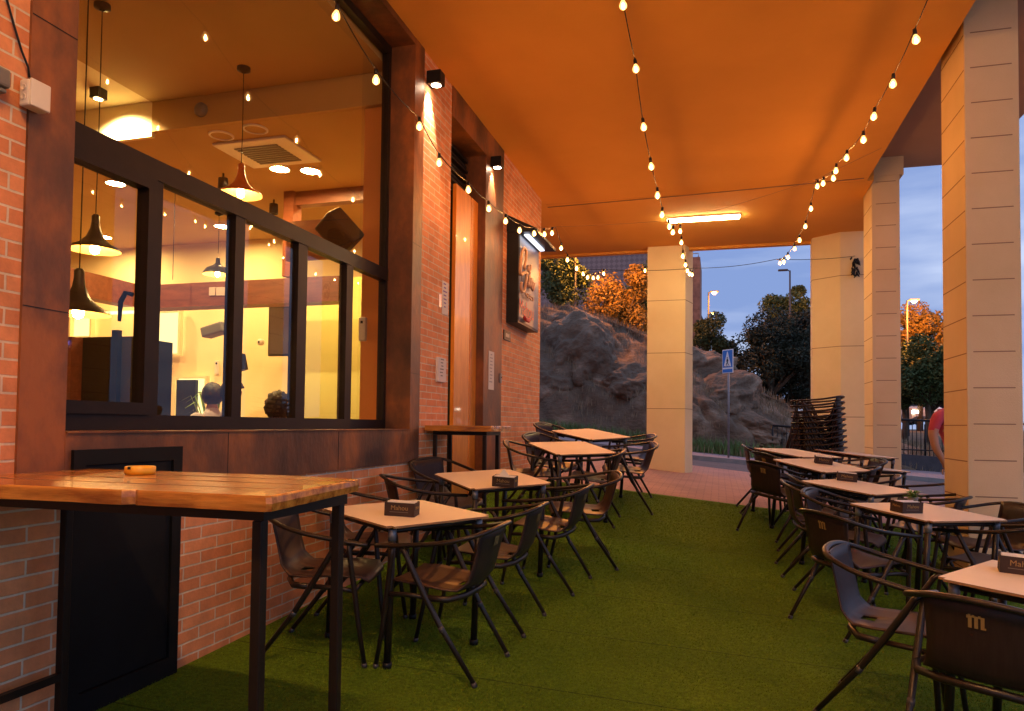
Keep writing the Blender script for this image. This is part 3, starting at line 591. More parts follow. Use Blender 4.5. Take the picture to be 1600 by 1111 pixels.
def seated(px, py, Y, face, shirt, hair, label, curly=0, scale=1.):
    c = onY(px, py, Y); e = empty('person', (c.x, c.y, .25), face, label, 'person'); h = c.z - .25   # head centre height
    t = h - .62   # lift of the hips so that the head meets the seen height
    t = max(.2, h - .64)
    J = [((0, -.02, t + .0), (.15, .11)), ((0, -.03, t + .22), (.14, .10)), ((0, -.03, t + .42), (.165, .10)), ((0, -.01, t + .50), (.07, .06)), ((0, .01, t + .575), (.05, .05)), ((0, .02, h + .02), (.078, .095)), ((0, .03, h + .08), (.065, .075)),
         ((-.19, -.02, t + .44), .052), ((-.23, .02, t + .20), .042), ((-.14, .24, t + .13), .033), ((-.09, .30, t + .14), (.035, .018)),
         ((.19, -.02, t + .44), .052), ((.23, .02, t + .20), .042), ((.14, .24, t + .13), .033), ((.09, .30, t + .14), (.035, .018)),
         ((-.10, .20, t - .02), .08), ((-.11, .45, t), .062), ((-.11, .47, .10), .045), ((-.11, .58, .05), (.04, .03)),
         ((.10, .20, t - .02), .08), ((.11, .45, t), .062), ((.11, .47, .10), .045), ((.11, .58, .05), (.04, .03))]
    E_ = [(0,1),(1,2),(2,3),(3,4),(4,5),(5,6),(2,7),(7,8),(8,9),(9,10),(2,11),(11,12),(12,13),(13,14),(0,15),(15,16),(16,17),(17,18),(0,19),(19,20),(20,21),(21,22)]
    def asg(cc): 
        if cc.z > t + .535: return 0
        if cc.z < t + .08 and (cc.y > .08 or cc.z < t + .02): return 2
        if cc.y > .16: return 0
        return 1
    body('body', J, E_, [skin, shirt, mat('dark_trousers', (.03, .03, .04), .8)], asg, e)
    hair_cap((0, .0, h + .04), .122, e, hair, curly, px, .85)
    mb = MB()   # chair the person sits on
    return e
darkhair = mat('dark_hair', (.02, .012, .008), .6); pale = varied('pale_cloth', (.62, .50, .44), (.68, .56, .50), 8, .9)
seated(332, 622, 6.6, R(40), pale, darkhair, 'customer in a pale top seated inside left of the mullion', .04)
seated(363, 617, 6.7, R(-60), pale, darkhair, 'customer in a light shirt seated half behind the mullion', .04)
seated(434, 641, 5.6, R(20), mat('grey_top', (.12, .12, .13), .8), darkhair, 'curly haired customer seated at the middle pane', .2)
def stool(px, Y, lb):
    c = onY(px, 640, Y); e = empty('bar_stool', (c.x, c.y, .25), 0, lb, 'stool')
    MB().bev((-.2, -.2, .40), (.2, .2, .46), .02).build('seat', canopy_w, e)
    for sx in (-1, 1):
        for sy in (-1, 1): MB().tube([(sx*.17, sy*.17, 0), (sx*.15, sy*.15, .4)], .018).build('leg', M['black'], e)
stool(329, 6.6, 'seat under the pale topped customer'); stool(361, 6.7, 'seat under the customer half behind the mullion'); stool(434, 5.6, 'seat under the curly haired customer')
# ================================================================== WALL FITTINGS
def part(mb, name, m, p): return world_child(mb.build(name, m), p)
# wall down lights
def walllamp(px, py, label):
    c = onX(px, py, WX + .09); e = empty('wall_downlight', (WX, c.y, c.z), 0, label, 'wall lamp', 'square wall downlights')
    MB().bev((0.001, -.06, -.06), (.14, .06, .06), .006).build('housing', M['black'], e)
    MB().lathe([(.045, -.062), (.001, -.062)], (.075, 0, 0), 18).build('lens', emit('cool_led', (1, .75, .5), 14), e)
    l = bpy.data.lights.new('wall_downlight_beam', 'SPOT'); l.energy = 42; l.color = (1, .72, .46); l.spot_size = R(62); l.spot_blend = .35; l.shadow_soft_size = .03
    o = bpy.data.objects.new('wall_downlight_beam', l); COL.objects.link(o); o.parent = e; o.location = (.075, 0, -.068); o.rotation_euler = (0, R(22), 0); return e
walllamp(684, 123, 'black cube downlight on the brick beside the window')
walllamp(779, 254, 'black cube downlight above the corten strip by the door')
# sign
Xs = WX + .16
a = onX(811, 372, Xs); b = onX(841, 520, Xs); a2 = onX(811, 505, Xs); zt, zb = onX(826, 376, Xs).z, onX(826, 512, Xs).z
y0, y1 = a.y, b.y
sg = empty('cafe_sign', (WX, (y0+y1)/2, zb), 0, 'tall framed cafe sign with raised script letters on brick', 'sign')
part(MB().box((WX + .001, y0, zb), (Xs - .004, y1, zt)), 'case', M['black'], sg)
part(MB().box((Xs - .003, y0 + .03, zb + .03), (Xs + .003, y1 - .03, zt - .03)), 'face_panel', M['signpanel'], sg)
part(MB().extr([(WX + .001, zt + .22), (WX + .40, zt + .02), (WX + .40, zt - .02), (WX + .001, zt)], 1, y0 - .02, y1 + .02), 'hood', M['black'], sg)
part(MB().box((WX + .20, y0 + .1, zt - .03), (WX + .26, y1 - .1, zt - .018)), 'hood_lamp', emit('sign_lamp', (.80, .85, 1), 1.0), sg)
def strokes(lines, r, m, name):
    mb = MB()
    for ln in lines:
        pts = []
        P = [onX(795 + x/6.17, 350 + y/6.17, Xs + .04) for x, y in ln]
        for i in range(len(P)-1):
            for k in range(4):
                t = k/4; p0 = P[max(0, i-1)]; p1 = P[i]; p2 = P[i+1]; p3 = P[min(len(P)-1, i+2)]
                pts.append(.5*((2*p1) + (p2-p0)*t + (2*p0-5*p1+4*p2-p3)*t*t + (3*p1-p0-3*p2+p3)*t**3))
        pts.append(P[-1]); mb.tube(pts, r, 8)
    part(mb, name, m, sg)
strokes([[(150, 430), (166, 330), (165, 255), (145, 235), (125, 290), (112, 400), (112, 470), (125, 490), (142, 470)], [(192, 400), (190, 450), (200, 465), (208, 440), (210, 395)]], .020, M['letters'], 'script_line')
strokes([[(135, 478), (155, 470), (182, 480)], [(170, 480), (165, 560), (150, 640), (128, 655), (118, 610), (124, 565)], [(185, 560), (186, 600), (200, 500), (202, 605), (218, 530), (220, 625), (232, 560), (232, 640), (246, 575)]], .018, M['letters'], 'script_line')
strokes([[(160, 660), (162, 690)], [(172, 668), (170, 698)], [(180, 675), (192, 684)], [(182, 690), (180, 708), (190, 714)], [(200, 690), (200, 722)], [(210, 698), (224, 706)], [(212, 714), (212, 730), (222, 734)], [(232, 708), (232, 744)]], .010, M['letters'], 'small_lettering')
mb = MB(); add_text(mb, 'Mahou', .27, onX(795 + 172/6.17, 350 + 835/6.17, Xs + .012), (0, 1, 0), (0, 0, 1)); part(mb, 'red_word', M['red'], sg)
strokes([[(150, 900), (170, 915), (200, 925)], [(155, 915), (180, 935), (195, 938)]], .02, M['red'], 'red_mark')
# notices
def notice(px0, py0, px1, py1, label, m, X=WX, th=.004, name='notice'):
    a = onX(px0, py0, X + th); b = onX(px1, py1, X + th); zt_ = max(a.z, b.z); hgt = abs(onX((px0+px1)/2, py0, X+th).z - onX((px0+px1)/2, py1, X+th).z)
    zc = onX((px0+px1)/2, (py0+py1)/2, X+th).z
    e = empty(name, (X, (a.y+b.y)/2, zc), 0, label, 'notice'); w = abs(b.y-a.y)/2; h = hgt/2
    MB().box((.001, -w, -h), (th, w, h)).build('sheet', m, e); return e, w, h, th
paperm = mat('paper', (.66, .60, .55), .8); poster = varied('poster_print', (.25, .16, .42), (.62, .58, .66), 9, .35, 2, lo=.45, hi=.55)
e, w, h, th = notice(690, 466, 701, 466, '', paperm)
for o_ in list(e.children): bpy.data.objects.remove(o_)
bpy.data.objects.remove(e)
def notice2(pxl, pxr, pyt, pyb, label, m, X=WX, th=.004, name='notice', marks=0, ink=None):
    pc = (pxl+pxr)/2; a = onX(pxl, (pyt+pyb)/2, X+th); b = onX(pxr, (pyt+pyb)/2, X+th); t = onX(pc, pyt, X+th); u = onX(pc, pyb, X+th)
    e = empty(name, (X, (a.y+b.y)/2, (t.z+u.z)/2), 0, label, 'notice'); w = abs(b.y-a.y)/2; h = (t.z-u.z)/2
    MB().bev((.001, -w, -h), (th, w, h), min(.001, th/3)).build('sheet', m, e)
    if marks:
        mb = MB(); random.seed(pxl)
        for i in range(marks):
            z = h*.8 - i*(1.6*h/marks); l = w*random.uniform(.3, .75); mb.box((th, -l, z), (th + .001, l*random.uniform(.2, 1), z + 1.6*h/marks*.35))
        mb.build('print', ink or M['black'], e)
    return e
notice2(691, 700.5, 440, 492, 'blue and purple printed poster taped on the brick', paperm, marks=7, ink=mat('purple_ink', (.16, .10, .34), .6))
notice2(686, 690, 459, 480, 'narrow clear plastic strip beside the purple poster', mat('clear_strip', (.55, .26, .16), .2), marks=0)
notice2(685, 697, 559, 597, 'white boxed notice with dark symbols above the small bar table', paperm, th=.03, name='notice_board', marks=6, ink=M['grey'])
notice2(763.5, 772, 549, 609, 'long white paper taped on the corten door strip', paperm, X=F, marks=9, ink=mat('faint_ink', (.35, .32, .34), .8))
notice2(788, 798, 517, 532, 'small black plate with three pale marks below the sign', M['black'], th=.015, name='number_plate', marks=0)
c = onX(793, 524, WX + .016); e_ = [o for o in S.objects if o.name.startswith('number_plate')][0]
mb = MB()
for i in (-1, 0, 1): mb.lathe([(.001, -.001), (.022, 0), (.001, .001)], (0, 0, 0), 10)
mb = MB()
for i in (-1, 0, 1): mb.box((.0152, i*.055 - .016, -.02), (.0165, i*.055 + .016, .025))
mb.build('pale_marks', M['white'], e_)
c = onX(781, 591, F); e = empty('door_bell', (F, c.y, c.z), 0, 'small metal bell push on the corten strip', 'door bell'); MB().bev((0, -.025, -.06), (.02, .025, .06), .004).build('plate', M['galv'], e); o = MB().lathe([(.012, 0), (.010, .006), (.001, .007)], n=12).build('button', M['black'], e); o.matrix_local = Matrix.Translation((.02, 0, .01)) @ Matrix.Rotation(R(90), 4, 'Y')
# junction box and cable, grey box
c = onX(52, 146, WX + .06); a = onX(44, 146, WX + .06); b = onX(76, 146, WX + .06)
jb = empty('junction_box', (WX, (a.y+b.y)/2, c.z), 0, 'cream plastic junction box fixed where brick meets corten', 'junction box')
w = (b.y-a.y)/2; MB().bev((.013, -w, -.052), (.062, w, .052), .008).build('body', M['white'], jb)
MB().bev((.0625, -w + .001, -.053), (.075, w - .001, .053), .005).build('lid', M['white'], jb)
mb = MB()
for z in (-.018, .018): mb.lathe([(.011, 0), (.012, .002), (.009, .003), (.001, .003)], (0, 0, 0), 14)
for z in (-.018, .018):
    o = MB().lathe([(.013, 0), (.013, .002), (.010, .003), (.009, .001), (.001, .001)], n=16).build('knockout', M['white'], jb); o.matrix_local = Matrix.Translation((.037, -w - .0005, z)) @ Matrix.Rotation(R(90), 4, 'X')
P = [onX(x, y, WX + .02) for x, y in ((2, -60), (11, 0), (22, 40), (34, 80), (44, 105), (46, 121))]
e = empty('power_cable', tuple(P[0]), 0, 'thin black cable dropping down the brick to the junction box', 'cable'); part(MB().tube(P, .0045, 6), 'cable', M['black'], e)
c = onX(3, 122, WX + .04); e = empty('wall_socket', (WX, c.y - .06, c.z), 0, 'grey wall box cut by the left edge of the photo', 'socket box')
MB().bev((.001, -.09, -.035), (.06, .083, .035), .01).build('body', M['grey'], e); MB().bev((.005, -.09, -.055), (.05, .075, -.038), .006).build('lower_cover', M['grey'], e)
# black cabinet
cb = empty('wall_cabinet', (WX, 2.72, .25), 0, 'tall black metal service cabinet under the window', 'cabinet')
ya, yb = 2.40, 3.035
part(MB().box((WX - .05, ya, .2), (WX + .030, ya + .06, 1.385)).box((WX - .05, yb - .06, .2), (WX + .030, yb, 1.385)).box((WX - .05, ya + .06, 1.32), (WX + .030, yb - .06, 1.385)).box((WX - .05, ya + .06, .2), (WX + .030, yb - .06, .36)), 'frame', M['black_cab'], cb)
part(MB().bev((WX - .04, ya + .062, .362), (WX + .020, yb - .062, 1.318), .006), 'door_panel', M['black_cab'], cb)

# ================================================================== BAR TABLES
def bar_table(x0, x1, y0, y1, ztop, label, ovr=0):
    g0 = min(G(x0, y0), G(x1, y1)) ; e = empty('bar_table', ((x0+x1)/2, (y0+y1)/2, G((x0+x1)/2, (y0+y1)/2) + LAWN), 0, label, 'bar table')
    th = .045 if x1 > -1.5 else .05; nx = 96; vs = []; fs = []; random.seed(int(x1*100))
    # thick slab with a live front and end edge
    notch = onZ(178, 768, ztop).x if x1 > -1.5 else x0 - 9
    def edge(u): return .012*noise.noise(V((u*4, 3.1, ztop))) + .008*noise.noise(V((u*13, 1.7, ztop))) - .03*max(0, 1 - abs(u - notch)/.022)
    poly = []
    for i in range(nx+1): x = x0 + (x1-x0)*i/nx; poly.append((x, y0 - edge(x) * 1.0 + (0.012 if i in (0, nx) else 0)))
    for i in range(1, 16): y = y0 + (y1-y0)*i/16; poly.append((x1 + .8*edge(y + 5), y))
    poly += [(x1, y1), (x0, y1)]
    if x1 > -1.5: poly = [(x - .085*max(0, (y-y0)/(y1-y0))*max(0, 1 - (x1-x)/.15), y) for x, y in poly[:-2]] + [(x1 - .10, y1 - .05), (x1 - .42, y1), (x0, y1)]
    n = len(poly); cx, cy = (x0+x1)/2, (y0+y1)/2
    rings = [(1.0, -th), (1.004, -th*.5), (1.0, -th*.12), (.992, -.0)]
    mb = MB(); V_ = []
    for s_, dz in rings:
        for px_, py_ in poly: V_.append((cx + (px_-cx)*s_, cy + (py_-cy)*s_, ztop + dz))
    F_ = [(r_*n+i, r_*n+(i+1) % n, (r_+1)*n+(i+1) % n, (r_+1)*n+i) for r_ in range(3) for i in range(n)]
    F_ += [tuple(range(n)), tuple(range(3*n, 4*n))]
    mb.add(V_, F_); part(mb, 'top', M['bar_wood'], e)
    mb = MB()   # board gaps on the top
    for k in (.27, .52, .77):
        y = y0 + (y1-y0)*k; mb.box((x0 + .02, y, ztop - .002), (x1 - .03, y + .003, ztop + .0012))
    part(mb, 'board_gap', M['groove'], e)
    mb = MB(); i_ = .06; zz = ztop - th
    yl = y1 - .10
    mb.extr([(x0 + i_, y0 + i_), (x1 - i_, y0 + i_), (x1 - i_, yl - i_), (x0 + i_, yl - i_)], 2, zz - .035, zz - .001)
    part(MB().box((x0 + i_ + .005, y0 + i_ + .041, G(x0, y0) + .25), (x0 + i_ + .03, y1 - i_ - .141, G(x0, y0) + .28)), 'foot_rail', M['bronze'], e)
    part(mb, 'steel_frame', M['bronze'], e)
    for xx in (x0 + i_, x1 - i_ - .04):
        for yy in (y0 + i_, y1 - i_ - .14):
            part(MB().bev((xx, yy, G(xx, yy) + LAWN - .002), (xx + .034, yy + .034, zz - .036), .004), 'leg', M['bronze'], e)
    return e
bar_table(-2.585, -1.215, 1.785, 2.50, 1.303, 'big varnished pine bar table at the near left corner')
x1 = onY(770, 668, 6.2).x
bar_table(-2.585, x1, 6.15, 6.8, 1.495, 'small far bar table of varnished pine beside the door')
c = onZ(219, 741, 1.303); e = empty('ashtray', (c.x, c.y, 1.3045), 0, 'round yellow ashtray on the big bar table', 'ashtray')
MB().lathe([(.001, 0), (.052, 0), (.055, .003), (.055, .028), (.050, .030), (.046, .027), (.044, .008), (.001, .007)], n=36).build('bowl', M['ashtray'], e)
o = MB().box((-.006, -.058, .020), (.006, -.042, .0306)).build('cigarette_rest', M['black'], e)

# ================================================================== CHAIR, TABLE, NAPKIN BOX prototypes
def chair_proto(x=0, y=0):
    e = empty('armchair', (0, 0, 0))
    prof = [(.250, .415, .150), (.243, .432, .175), (.215, .445, .200), (.12, .448, .212), (0, .440, .212), (-.10, .432, .205), (-.165, .433, .196), (-.21, .452, .186), (-.238, .495, .176), (-.256, .56, .170), (-.272, .63, .172), (-.288, .70, .178), (-.302, .755, .184)]
    nx = 10; th = .009; mb = MB(); top = []; bot = []
    for i, (y, z, w) in enumerate(prof):
        a = prof[max(0, i-1)]; b = prof[min(len(prof)-1, i+1)]; t = V((0, b[0]-a[0], b[1]-a[1])).normalized(); n_ = V((0, t.z, -t.y)) * (1 if True else 1)
        if i < 6 and n_.z < 0: n_ = -n_
        if i >= 6: n_ = V((0, abs(n_.y), abs(n_.z) if n_.z > 0 else n_.z)); 
        for j in range(nx+1):
            u = -1 + 2*j/nx; dz = 0; dy = 0
            if i <= 7: dz = .012 * (abs(u)**2.2) * (1 if i > 1 else .2)
            if i >= 7: dy = .022 * u*u
            p = V((u*w, y + dy, z + dz)); top.append(p + n_*th*.5); bot.append(p - n_*th*.5)
    k = len(prof); m_ = nx+1; vs = top + bot; o_ = len(top); fs = []; mi = []
    def hole(i, j): return i == 5 and j in (4, 5)
    for i in range(k-1):
        for j in range(nx):
            if hole(i, j): continue
            q = (i*m_+j, i*m_+j+1, (i+1)*m_+j+1, (i+1)*m_+j); fs.append(q); mi.append(0 if i < 7 else 1); fs.append(tuple(o_ + x_ for x_ in reversed(q))); mi.append(1)
    def wall_(a, b): fs.append((a, b, o_+b, o_+a)); mi.append(0)
    for i in range(k-1): wall_(i*m_, (i+1)*m_); wall_(i*m_+nx, (i+1)*m_+nx)
    for j in range(nx): wall_(j, j+1); wall_((k-1)*m_+j, (k-1)*m_+j+1)
    for a, b in (((5*m_+4), (5*m_+6)), ((6*m_+4), (6*m_+6)), ((5*m_+4), (6*m_+4)), ((5*m_+6), (6*m_+6))):
        wall_(a, b)
    mb.v = [tuple(v) for v in vs]; mb.f = fs; mb.m = mi; mb.sm = [True]*len(fs)
    sh = mb.build('shell', [M['chairwood'], M['chairback']], e)
    ring = [(-.262, .262, .640), (-.274, .14, .655), (-.280, .0, .675), (-.272, -.13, .698), (-.245, -.22, .722), (-.195, -.283, .742), (-.12, -.312, .756), (0, -.322, .762)]
    ring = ring + [(-a, b, c) for a, b, c in reversed(ring[:-1])]
    sm = []; 
    for i in range(len(ring)-1):
        for kk in range(3):
            t = kk/3; p0, p1, p2, p3 = [V(ring[min(max(i+d, 0), len(ring)-1)]) for d in (-1, 0, 1, 2)]
            sm.append(.5*((2*p1) + (p2-p0)*t + (2*p0-5*p1+4*p2-p3)*t*t + (3*p1-p0-3*p2+p3)*t**3))
    sm.append(V(ring[-1])); MB().tube(sm, .0165, 8, flat=.75).build('arm_rail', M['chairmetal'], e)
    for s in (-1, 1):
        l = MB().tube([(s*.268, .165, .648), (s*.264, .172, .60), (s*.255, .185, .50), (s*.244, .20, .40), (s*.232, .225, .22), (s*.222, .262, 0.008)], [.011, .0135, .015, .015, .0135, .012], 8).build('leg', M['chairmetal'], e)
        MB().tube([(s*.222, .262, .0), (s*.2225, .260, .022)], .0145, 8).build('foot_cap', M['legcap'], l)
        l = MB().tube([(s*.270, .125, .652), (s*.270, .095, .625), (s*.266, .055, .55), (s*.258, -.02, .42), (s*.248, -.11, .27), (s*.232, -.30, 0.008)], [.011, .0135, .015, .016, .0145, .012], 8).build('leg', M['chairmetal'], e)
        MB().tube([(s*.232, -.30, .0), (s*.233, -.289, .022)], .0145, 8).build('foot_cap', M['legcap'], l)
        MB().tube([(s*.248, -.108, .274), (s*.246, -.122, .25)], .0160, 8).build('joint_collar', M['legcap'], l)
    fr_ = MB()
    fr_.tube([(-.243, .205, .395), (-.235, .10, .405), (-.25, -.03, .41)], .013, 8).tube([(.243, .205, .395), (.235, .10, .405), (.25, -.03, .41)], .013, 8)
    fr_.tube([(-.243, .20, .398), (-.12, .215, .425), (.12, .215, .425), (.243, .20, .398)], .012, 8)
    fr_.tube([(-.252, -.03, .408), (-.225, -.13, .405), (-.13, -.185, .412), (0, -.20, .416), (.13, -.185, .412), (.225, -.13, .405), (.252, -.03, .408)], .014, 8, flat=1.2)
    fr_.build('seat_frame', M['chairmetal'], e)
    # gold letter on the outside of the back
    lm = MB(); 
    def bk(u, v): # u across (m), v height (m) on the back's rear surface
        t = (v - .56)/.195; y = -.2565 - .046*t + .022*(u/.178)**2 - .0075; return (u, y, v)
    def quad(u0, v0, u1, v1):
        lm.add([bk(u0, v0), bk(u1, v0), bk(u1, v1), bk(u0, v1)], [(0, 1, 2, 3)])
    for i in range(3): quad(-.026 + i*.020, .657, -.014 + i*.020, .703)
    quad(-.031, .693, -.026, .705); quad(-.014, .697, -.006, .707); quad(.006, .697, .014, .707); quad(.026, .657, .031, .665); quad(-.026, .703, -.018, .709)
    for k_ in range(len(lm.v)): lm.v[k_] = (lm.v[k_][0], lm.v[k_][1] - .0015, lm.v[k_][2])
    lm.build('emblem', M['gold'], e)
    return e
CH = chair_proto()
used = {'c': False, 't': False, 'n': False}
def put_chair(X, Y, deg, label, group='armchairs on the turf', z=None):
    o = CH if not used['c'] else copy_tree(CH); used['c'] = True
    seat_on_ground(o, X, Y, R(deg)); 
    if z is not None: o.location.z += z
    return tag(o, label, 'armchair', group)
put_chair(-1.426, 3.658, 86, 'dark armchair with gold letter nearest the front right of the first left table')
put_chair(-1.40, 4.45, 88, 'armchair behind it at the far right of the first left table')
put_chair(-2.06, 3.60, -78, 'armchair in profile behind the steel legs of the big bar table')
put_chair(-2.22, 4.40, -72, 'armchair between the brick wall and the first left table')
put_chair(-2.24, 5.34, -50, 'armchair seen from behind by the brick at the second left table')
put_chair(-2.27, 5.95, -115, 'rounded armchair facing the camera under the small bar table')
put_chair(-1.28, 5.45, 84, 'armchair with gold letter at the near right of the second left table')
put_chair(-1.15, 6.10, 107, 'amber lit armchair at the far right of the second left table')
put_chair(-1.92, 7.50, -74, 'armchair seen from behind left of the third left table')
put_chair(-1.85, 8.05, -105, 'armchair facing the camera behind the third left table')
put_chair(-1.32, 7.62, 90, 'armchair with gold letter right of the third left table')
put_chair(-1.05, 8.30, 104, 'brown armchair at the outer side of the third left table')
put_chair(-2.02, 9.15, -115, 'farthest left armchair by the brick corner')
put_chair(-1.15, 9.15, 110, 'farthest armchair on the right of the last left table')
put_chair(.80, 3.82, -112, 'large armchair with pale seat back left of the nearest right table')
put_chair(1.01, 3.30, -28, 'armchair with big letter cut by the bottom right corner')
put_chair(.84, 5.27, -52, 'dark armchair with gold letter near left of the second right table')
put_chair(.92, 6.12, -112, 'blue grey lit armchair at the far left of the second right table')
put_chair(1.735, 5.60, 52, 'dark backed armchair cut by the right edge of the photo')
put_chair(1.93, 6.40, 112, 'brown armchair between the second right table and the near column')
put_chair(1.60, 6.83, 62, 'armchair with letter at the near right of the third right table')
put_chair(.79, 6.62, -88, 'armchair near left of the third right table')
put_chair(1.86, 7.72, 95, 'wide rounded armchair in front of the gap between the columns')
put_chair(.87, 7.15, -80, 'armchair at the far left of the third right table')
put_chair(1.31, 7.95, 78, 'dark armchair with letter at the right of the fourth right table')
put_chair(.55, 8.05, -38, 'brown backed armchair with gold letter left of the fourth right table')
put_chair(1.22, 8.45, 70, 'brown rounded armchair behind the fourth right table')
put_chair(.52, 9.0, -86, 'leftmost armchair of the far right group')
put_chair(.64, 8.72, -50, 'armchair with gold letter behind the brown backed one')
put_chair(1.40, 9.05, 105, 'armchair in front of the folded stack at the far right')
names = ['bottom', 'second', 'third', 'fourth', 'fifth', 'sixth', 'seventh', 'eighth', 'ninth', 'tenth', 'top']
for i in range(11):
    put_chair(1.19 - i*.003, 10.2 + i*.006, 72 + (i % 3), '%s armchair of the stack before the far pier' % names[i], 'stacked armchairs', i*.072)
def table_proto():
    e = empty('cafe_table', (0, 0, 0)); h = .35
    bm = bmesh.new(); bmesh.ops.create_cube(bm, size=1)
    for v in bm.verts: v.co = V((v.co.x*.7, v.co.y*.7, .732 + (v.co.z + .5)*.011))
    bmesh.ops.bevel(bm, geom=[ed for ed in bm.edges if abs(ed.verts[0].co.z - ed.verts[1].co.z) > .005], offset=.03, segments=4, affect='EDGES')
    me = bpy.data.meshes.new('top'); 
    for f in bm.faces: f.material_index = 0 if abs(f.normal.z) > .5 and f.normal.z > 0 else 1
    bm.to_mesh(me); bm.free(); me.materials.append(M['tabletop']); me.materials.append(M['tableedge'])
    o = bpy.data.objects.new('top', me); COL.objects.link(o); o.parent = e
    a = .295; fb = MB()
    for p, q in (((-a, -a), (a, -a)), ((a, -a), (a, a)), ((a, a), (-a, a)), ((-a, a), (-a, -a))):
        fb.tube([(p[0]*.97, p[1]*.97, .708), (q[0]*.97, q[1]*.97, .708)], .014, 6)
    fb.build('apron', M['chairmetal'], e)
    for sx in (-1, 1):
        for sy in (-1, 1):
            l = MB().tube([(sx*a, sy*a, .731), (sx*a, sy*a, .03)], .019, 10).build('leg', M['chairmetal'], e)
            MB().tube([(sx*a, sy*a, .03), (sx*a, sy*a, 0)], .024, 10).build('foot', M['black'], l)
            MB().tube([(sx*a, sy*a, .72), (sx*a, sy*a, .66)], .022, 10).build('collar', M['galv'], l)
    return e
TB = table_proto()
def put_table(X, Y, deg, label, group='square cafe tables on the turf', dz=0):
    o = TB if not used['t'] else copy_tree(TB); used['t'] = True
    seat_on_ground(o, X, Y, R(deg), LAWN + dz); return tag(o, label, 'table', group)
t1 = put_table(-1.753, 3.877, 59.7, 'cream table with napkin box nearest the big bar table')
t2 = put_table(-1.76, 5.544, 46, 'cream table with a folded napkin peak in its box')
put_table(-1.55, 7.6, 41, 'bare cream table in front of the farthest left table')
put_table(-1.55, 8.75, 55, 'farthest bare cream table on the left side')
t5 = put_table(.96, 8.25, 41, 'cream table with box in front of the stacked furniture')
put_table(.80, 9.0, 45, 'farthest cream table on the right side')
t6 = put_table(1.125, 6.98, 48, 'cream table with box third on the right side')
t7 = put_table(1.343, 5.69, 34, 'cream table with box and plant second on the right side')
t8 = put_table(1.336, 3.563, 55, 'nearest cream table on the right cut by the photo edge')
put_table(1.56, 9.80, 45, 'folded away table on top of the pair beside the stack', 'spare tables by the pier', .03)
put_table(1.60, 9.42, 43, 'lower spare table of the pair beside the stack', 'spare tables by the pier', -.10)
def napkin_proto():
    e = empty('napkin_box', (0, 0, 0)); w, d, h = .085, .055, .075; t = .003
    mb = MB(); mb.box((-w, -d, 0), (w, -d + t, h)).box((-w, d - t, 0), (w, d, h)).box((-w, -d + t, 0), (-w + t, d - t, h)).box((w - t, -d + t, 0), (w, d - t, h)).box((-w + t, -d + t, 0), (w - t, d - t, t))
    mb.build('box', M['cardboard'], e)
    p = MB(); 
    for i in range(7): p.box((-w + .008, -d + .008 + i*.0138, .004), (w - .008, -d + .018 + i*.0138, h - .004 + (i % 3)*.003))
    p.build('napkins', M['napkin'], e)
    for sz, o_, ex_ in ((.036, (0, -d, .046), (1, 0, 0)), (.024, (w, 0, .046), (0, 1, 0)), (.036, (0, d, .046), (-1, 0, 0)), (.024, (-w, 0, .046), (0, -1, 0))):
        g = MB(); add_text(g, 'Mahou', sz, o_, ex_, (0, 0, 1)); g.build('printed_word', M['gold'], e)
    for y_ in (-d - .0008, d): MB().box((-.055, y_, .022), (.05, y_ + .0008, .0245)).build('printed_line', M['grey'], e)
    return e
NP = napkin_proto()
def put_box(tab, dx, dy, deg, label):
    o = NP if not used['n'] else copy_tree(NP); used['n'] = True
    mm = tab.rotation_euler.to_matrix(); o.location = tab.location + mm @ V((dx, dy, .7435)); 
    o.rotation_euler = (mm @ Matrix.Rotation(R(deg) - 0, 3, 'Z')).to_euler(); return tag(o, label, 'napkin box', 'printed napkin boxes on the tables')
def put_box_world(tab, X, Y, deg, label):
    mm = tab.matrix_basis.to_3x3(); tab_inv = tab.rotation_euler.to_matrix().inverted()
    # intersect vertical line with table plane
    n_ = tab.rotation_euler.to_matrix() @ V((0, 0, 1)); p0 = tab.location + n_*.7435
    z = p0.z - (n_.x*(X-p0.x) + n_.y*(Y-p0.y))/n_.z
    l = tab_inv @ (V((X, Y, z)) - tab.location); return put_box(tab, l.x, l.y, deg - math.degrees(tab.rotation_euler.z), label)
c = onZ(628, 804, t1.location.z + .74); b1 = put_box_world(t1, c.x, c.y, 8, 'brown napkin box on the first left table')
c = onZ(789, 752, t2.location.z + .74); b2 = put_box_world(t2, c.x, c.y, 0, 'brown box with a pointed napkin peak')
c = onZ(1323, 755, t6.location.z + .74); put_box_world(t6, c.x, c.y, -8, 'brown napkin box on the third right table')
c = onZ(1416, 801, t7.location.z + .74); b4 = put_box_world(t7, c.x, c.y, 32, 'dark napkin box turned cornerwise in front of greenery')
c = onZ(1596, 899, t8.location.z + .74); put_box_world(t8, c.x, c.y, -14, 'black napkin box cut by the right edge of the photo')
c = onZ(1286, 725, t5.location.z + .74); put_box_world(t5, c.x, c.y, 0, 'small brown napkin box on the fourth right table')
nk = MB(); nk.add([(-.05, -.03, .07), (.06, -.035, .07), (.02, .03, .072), (-.012, -.005, .128), (.0, .01, .12)], [(0, 1, 3), (1, 2, 3), (2, 0, 3), (0, 1, 2)]); nk.build('folded_napkin', M['napkin'], b2)
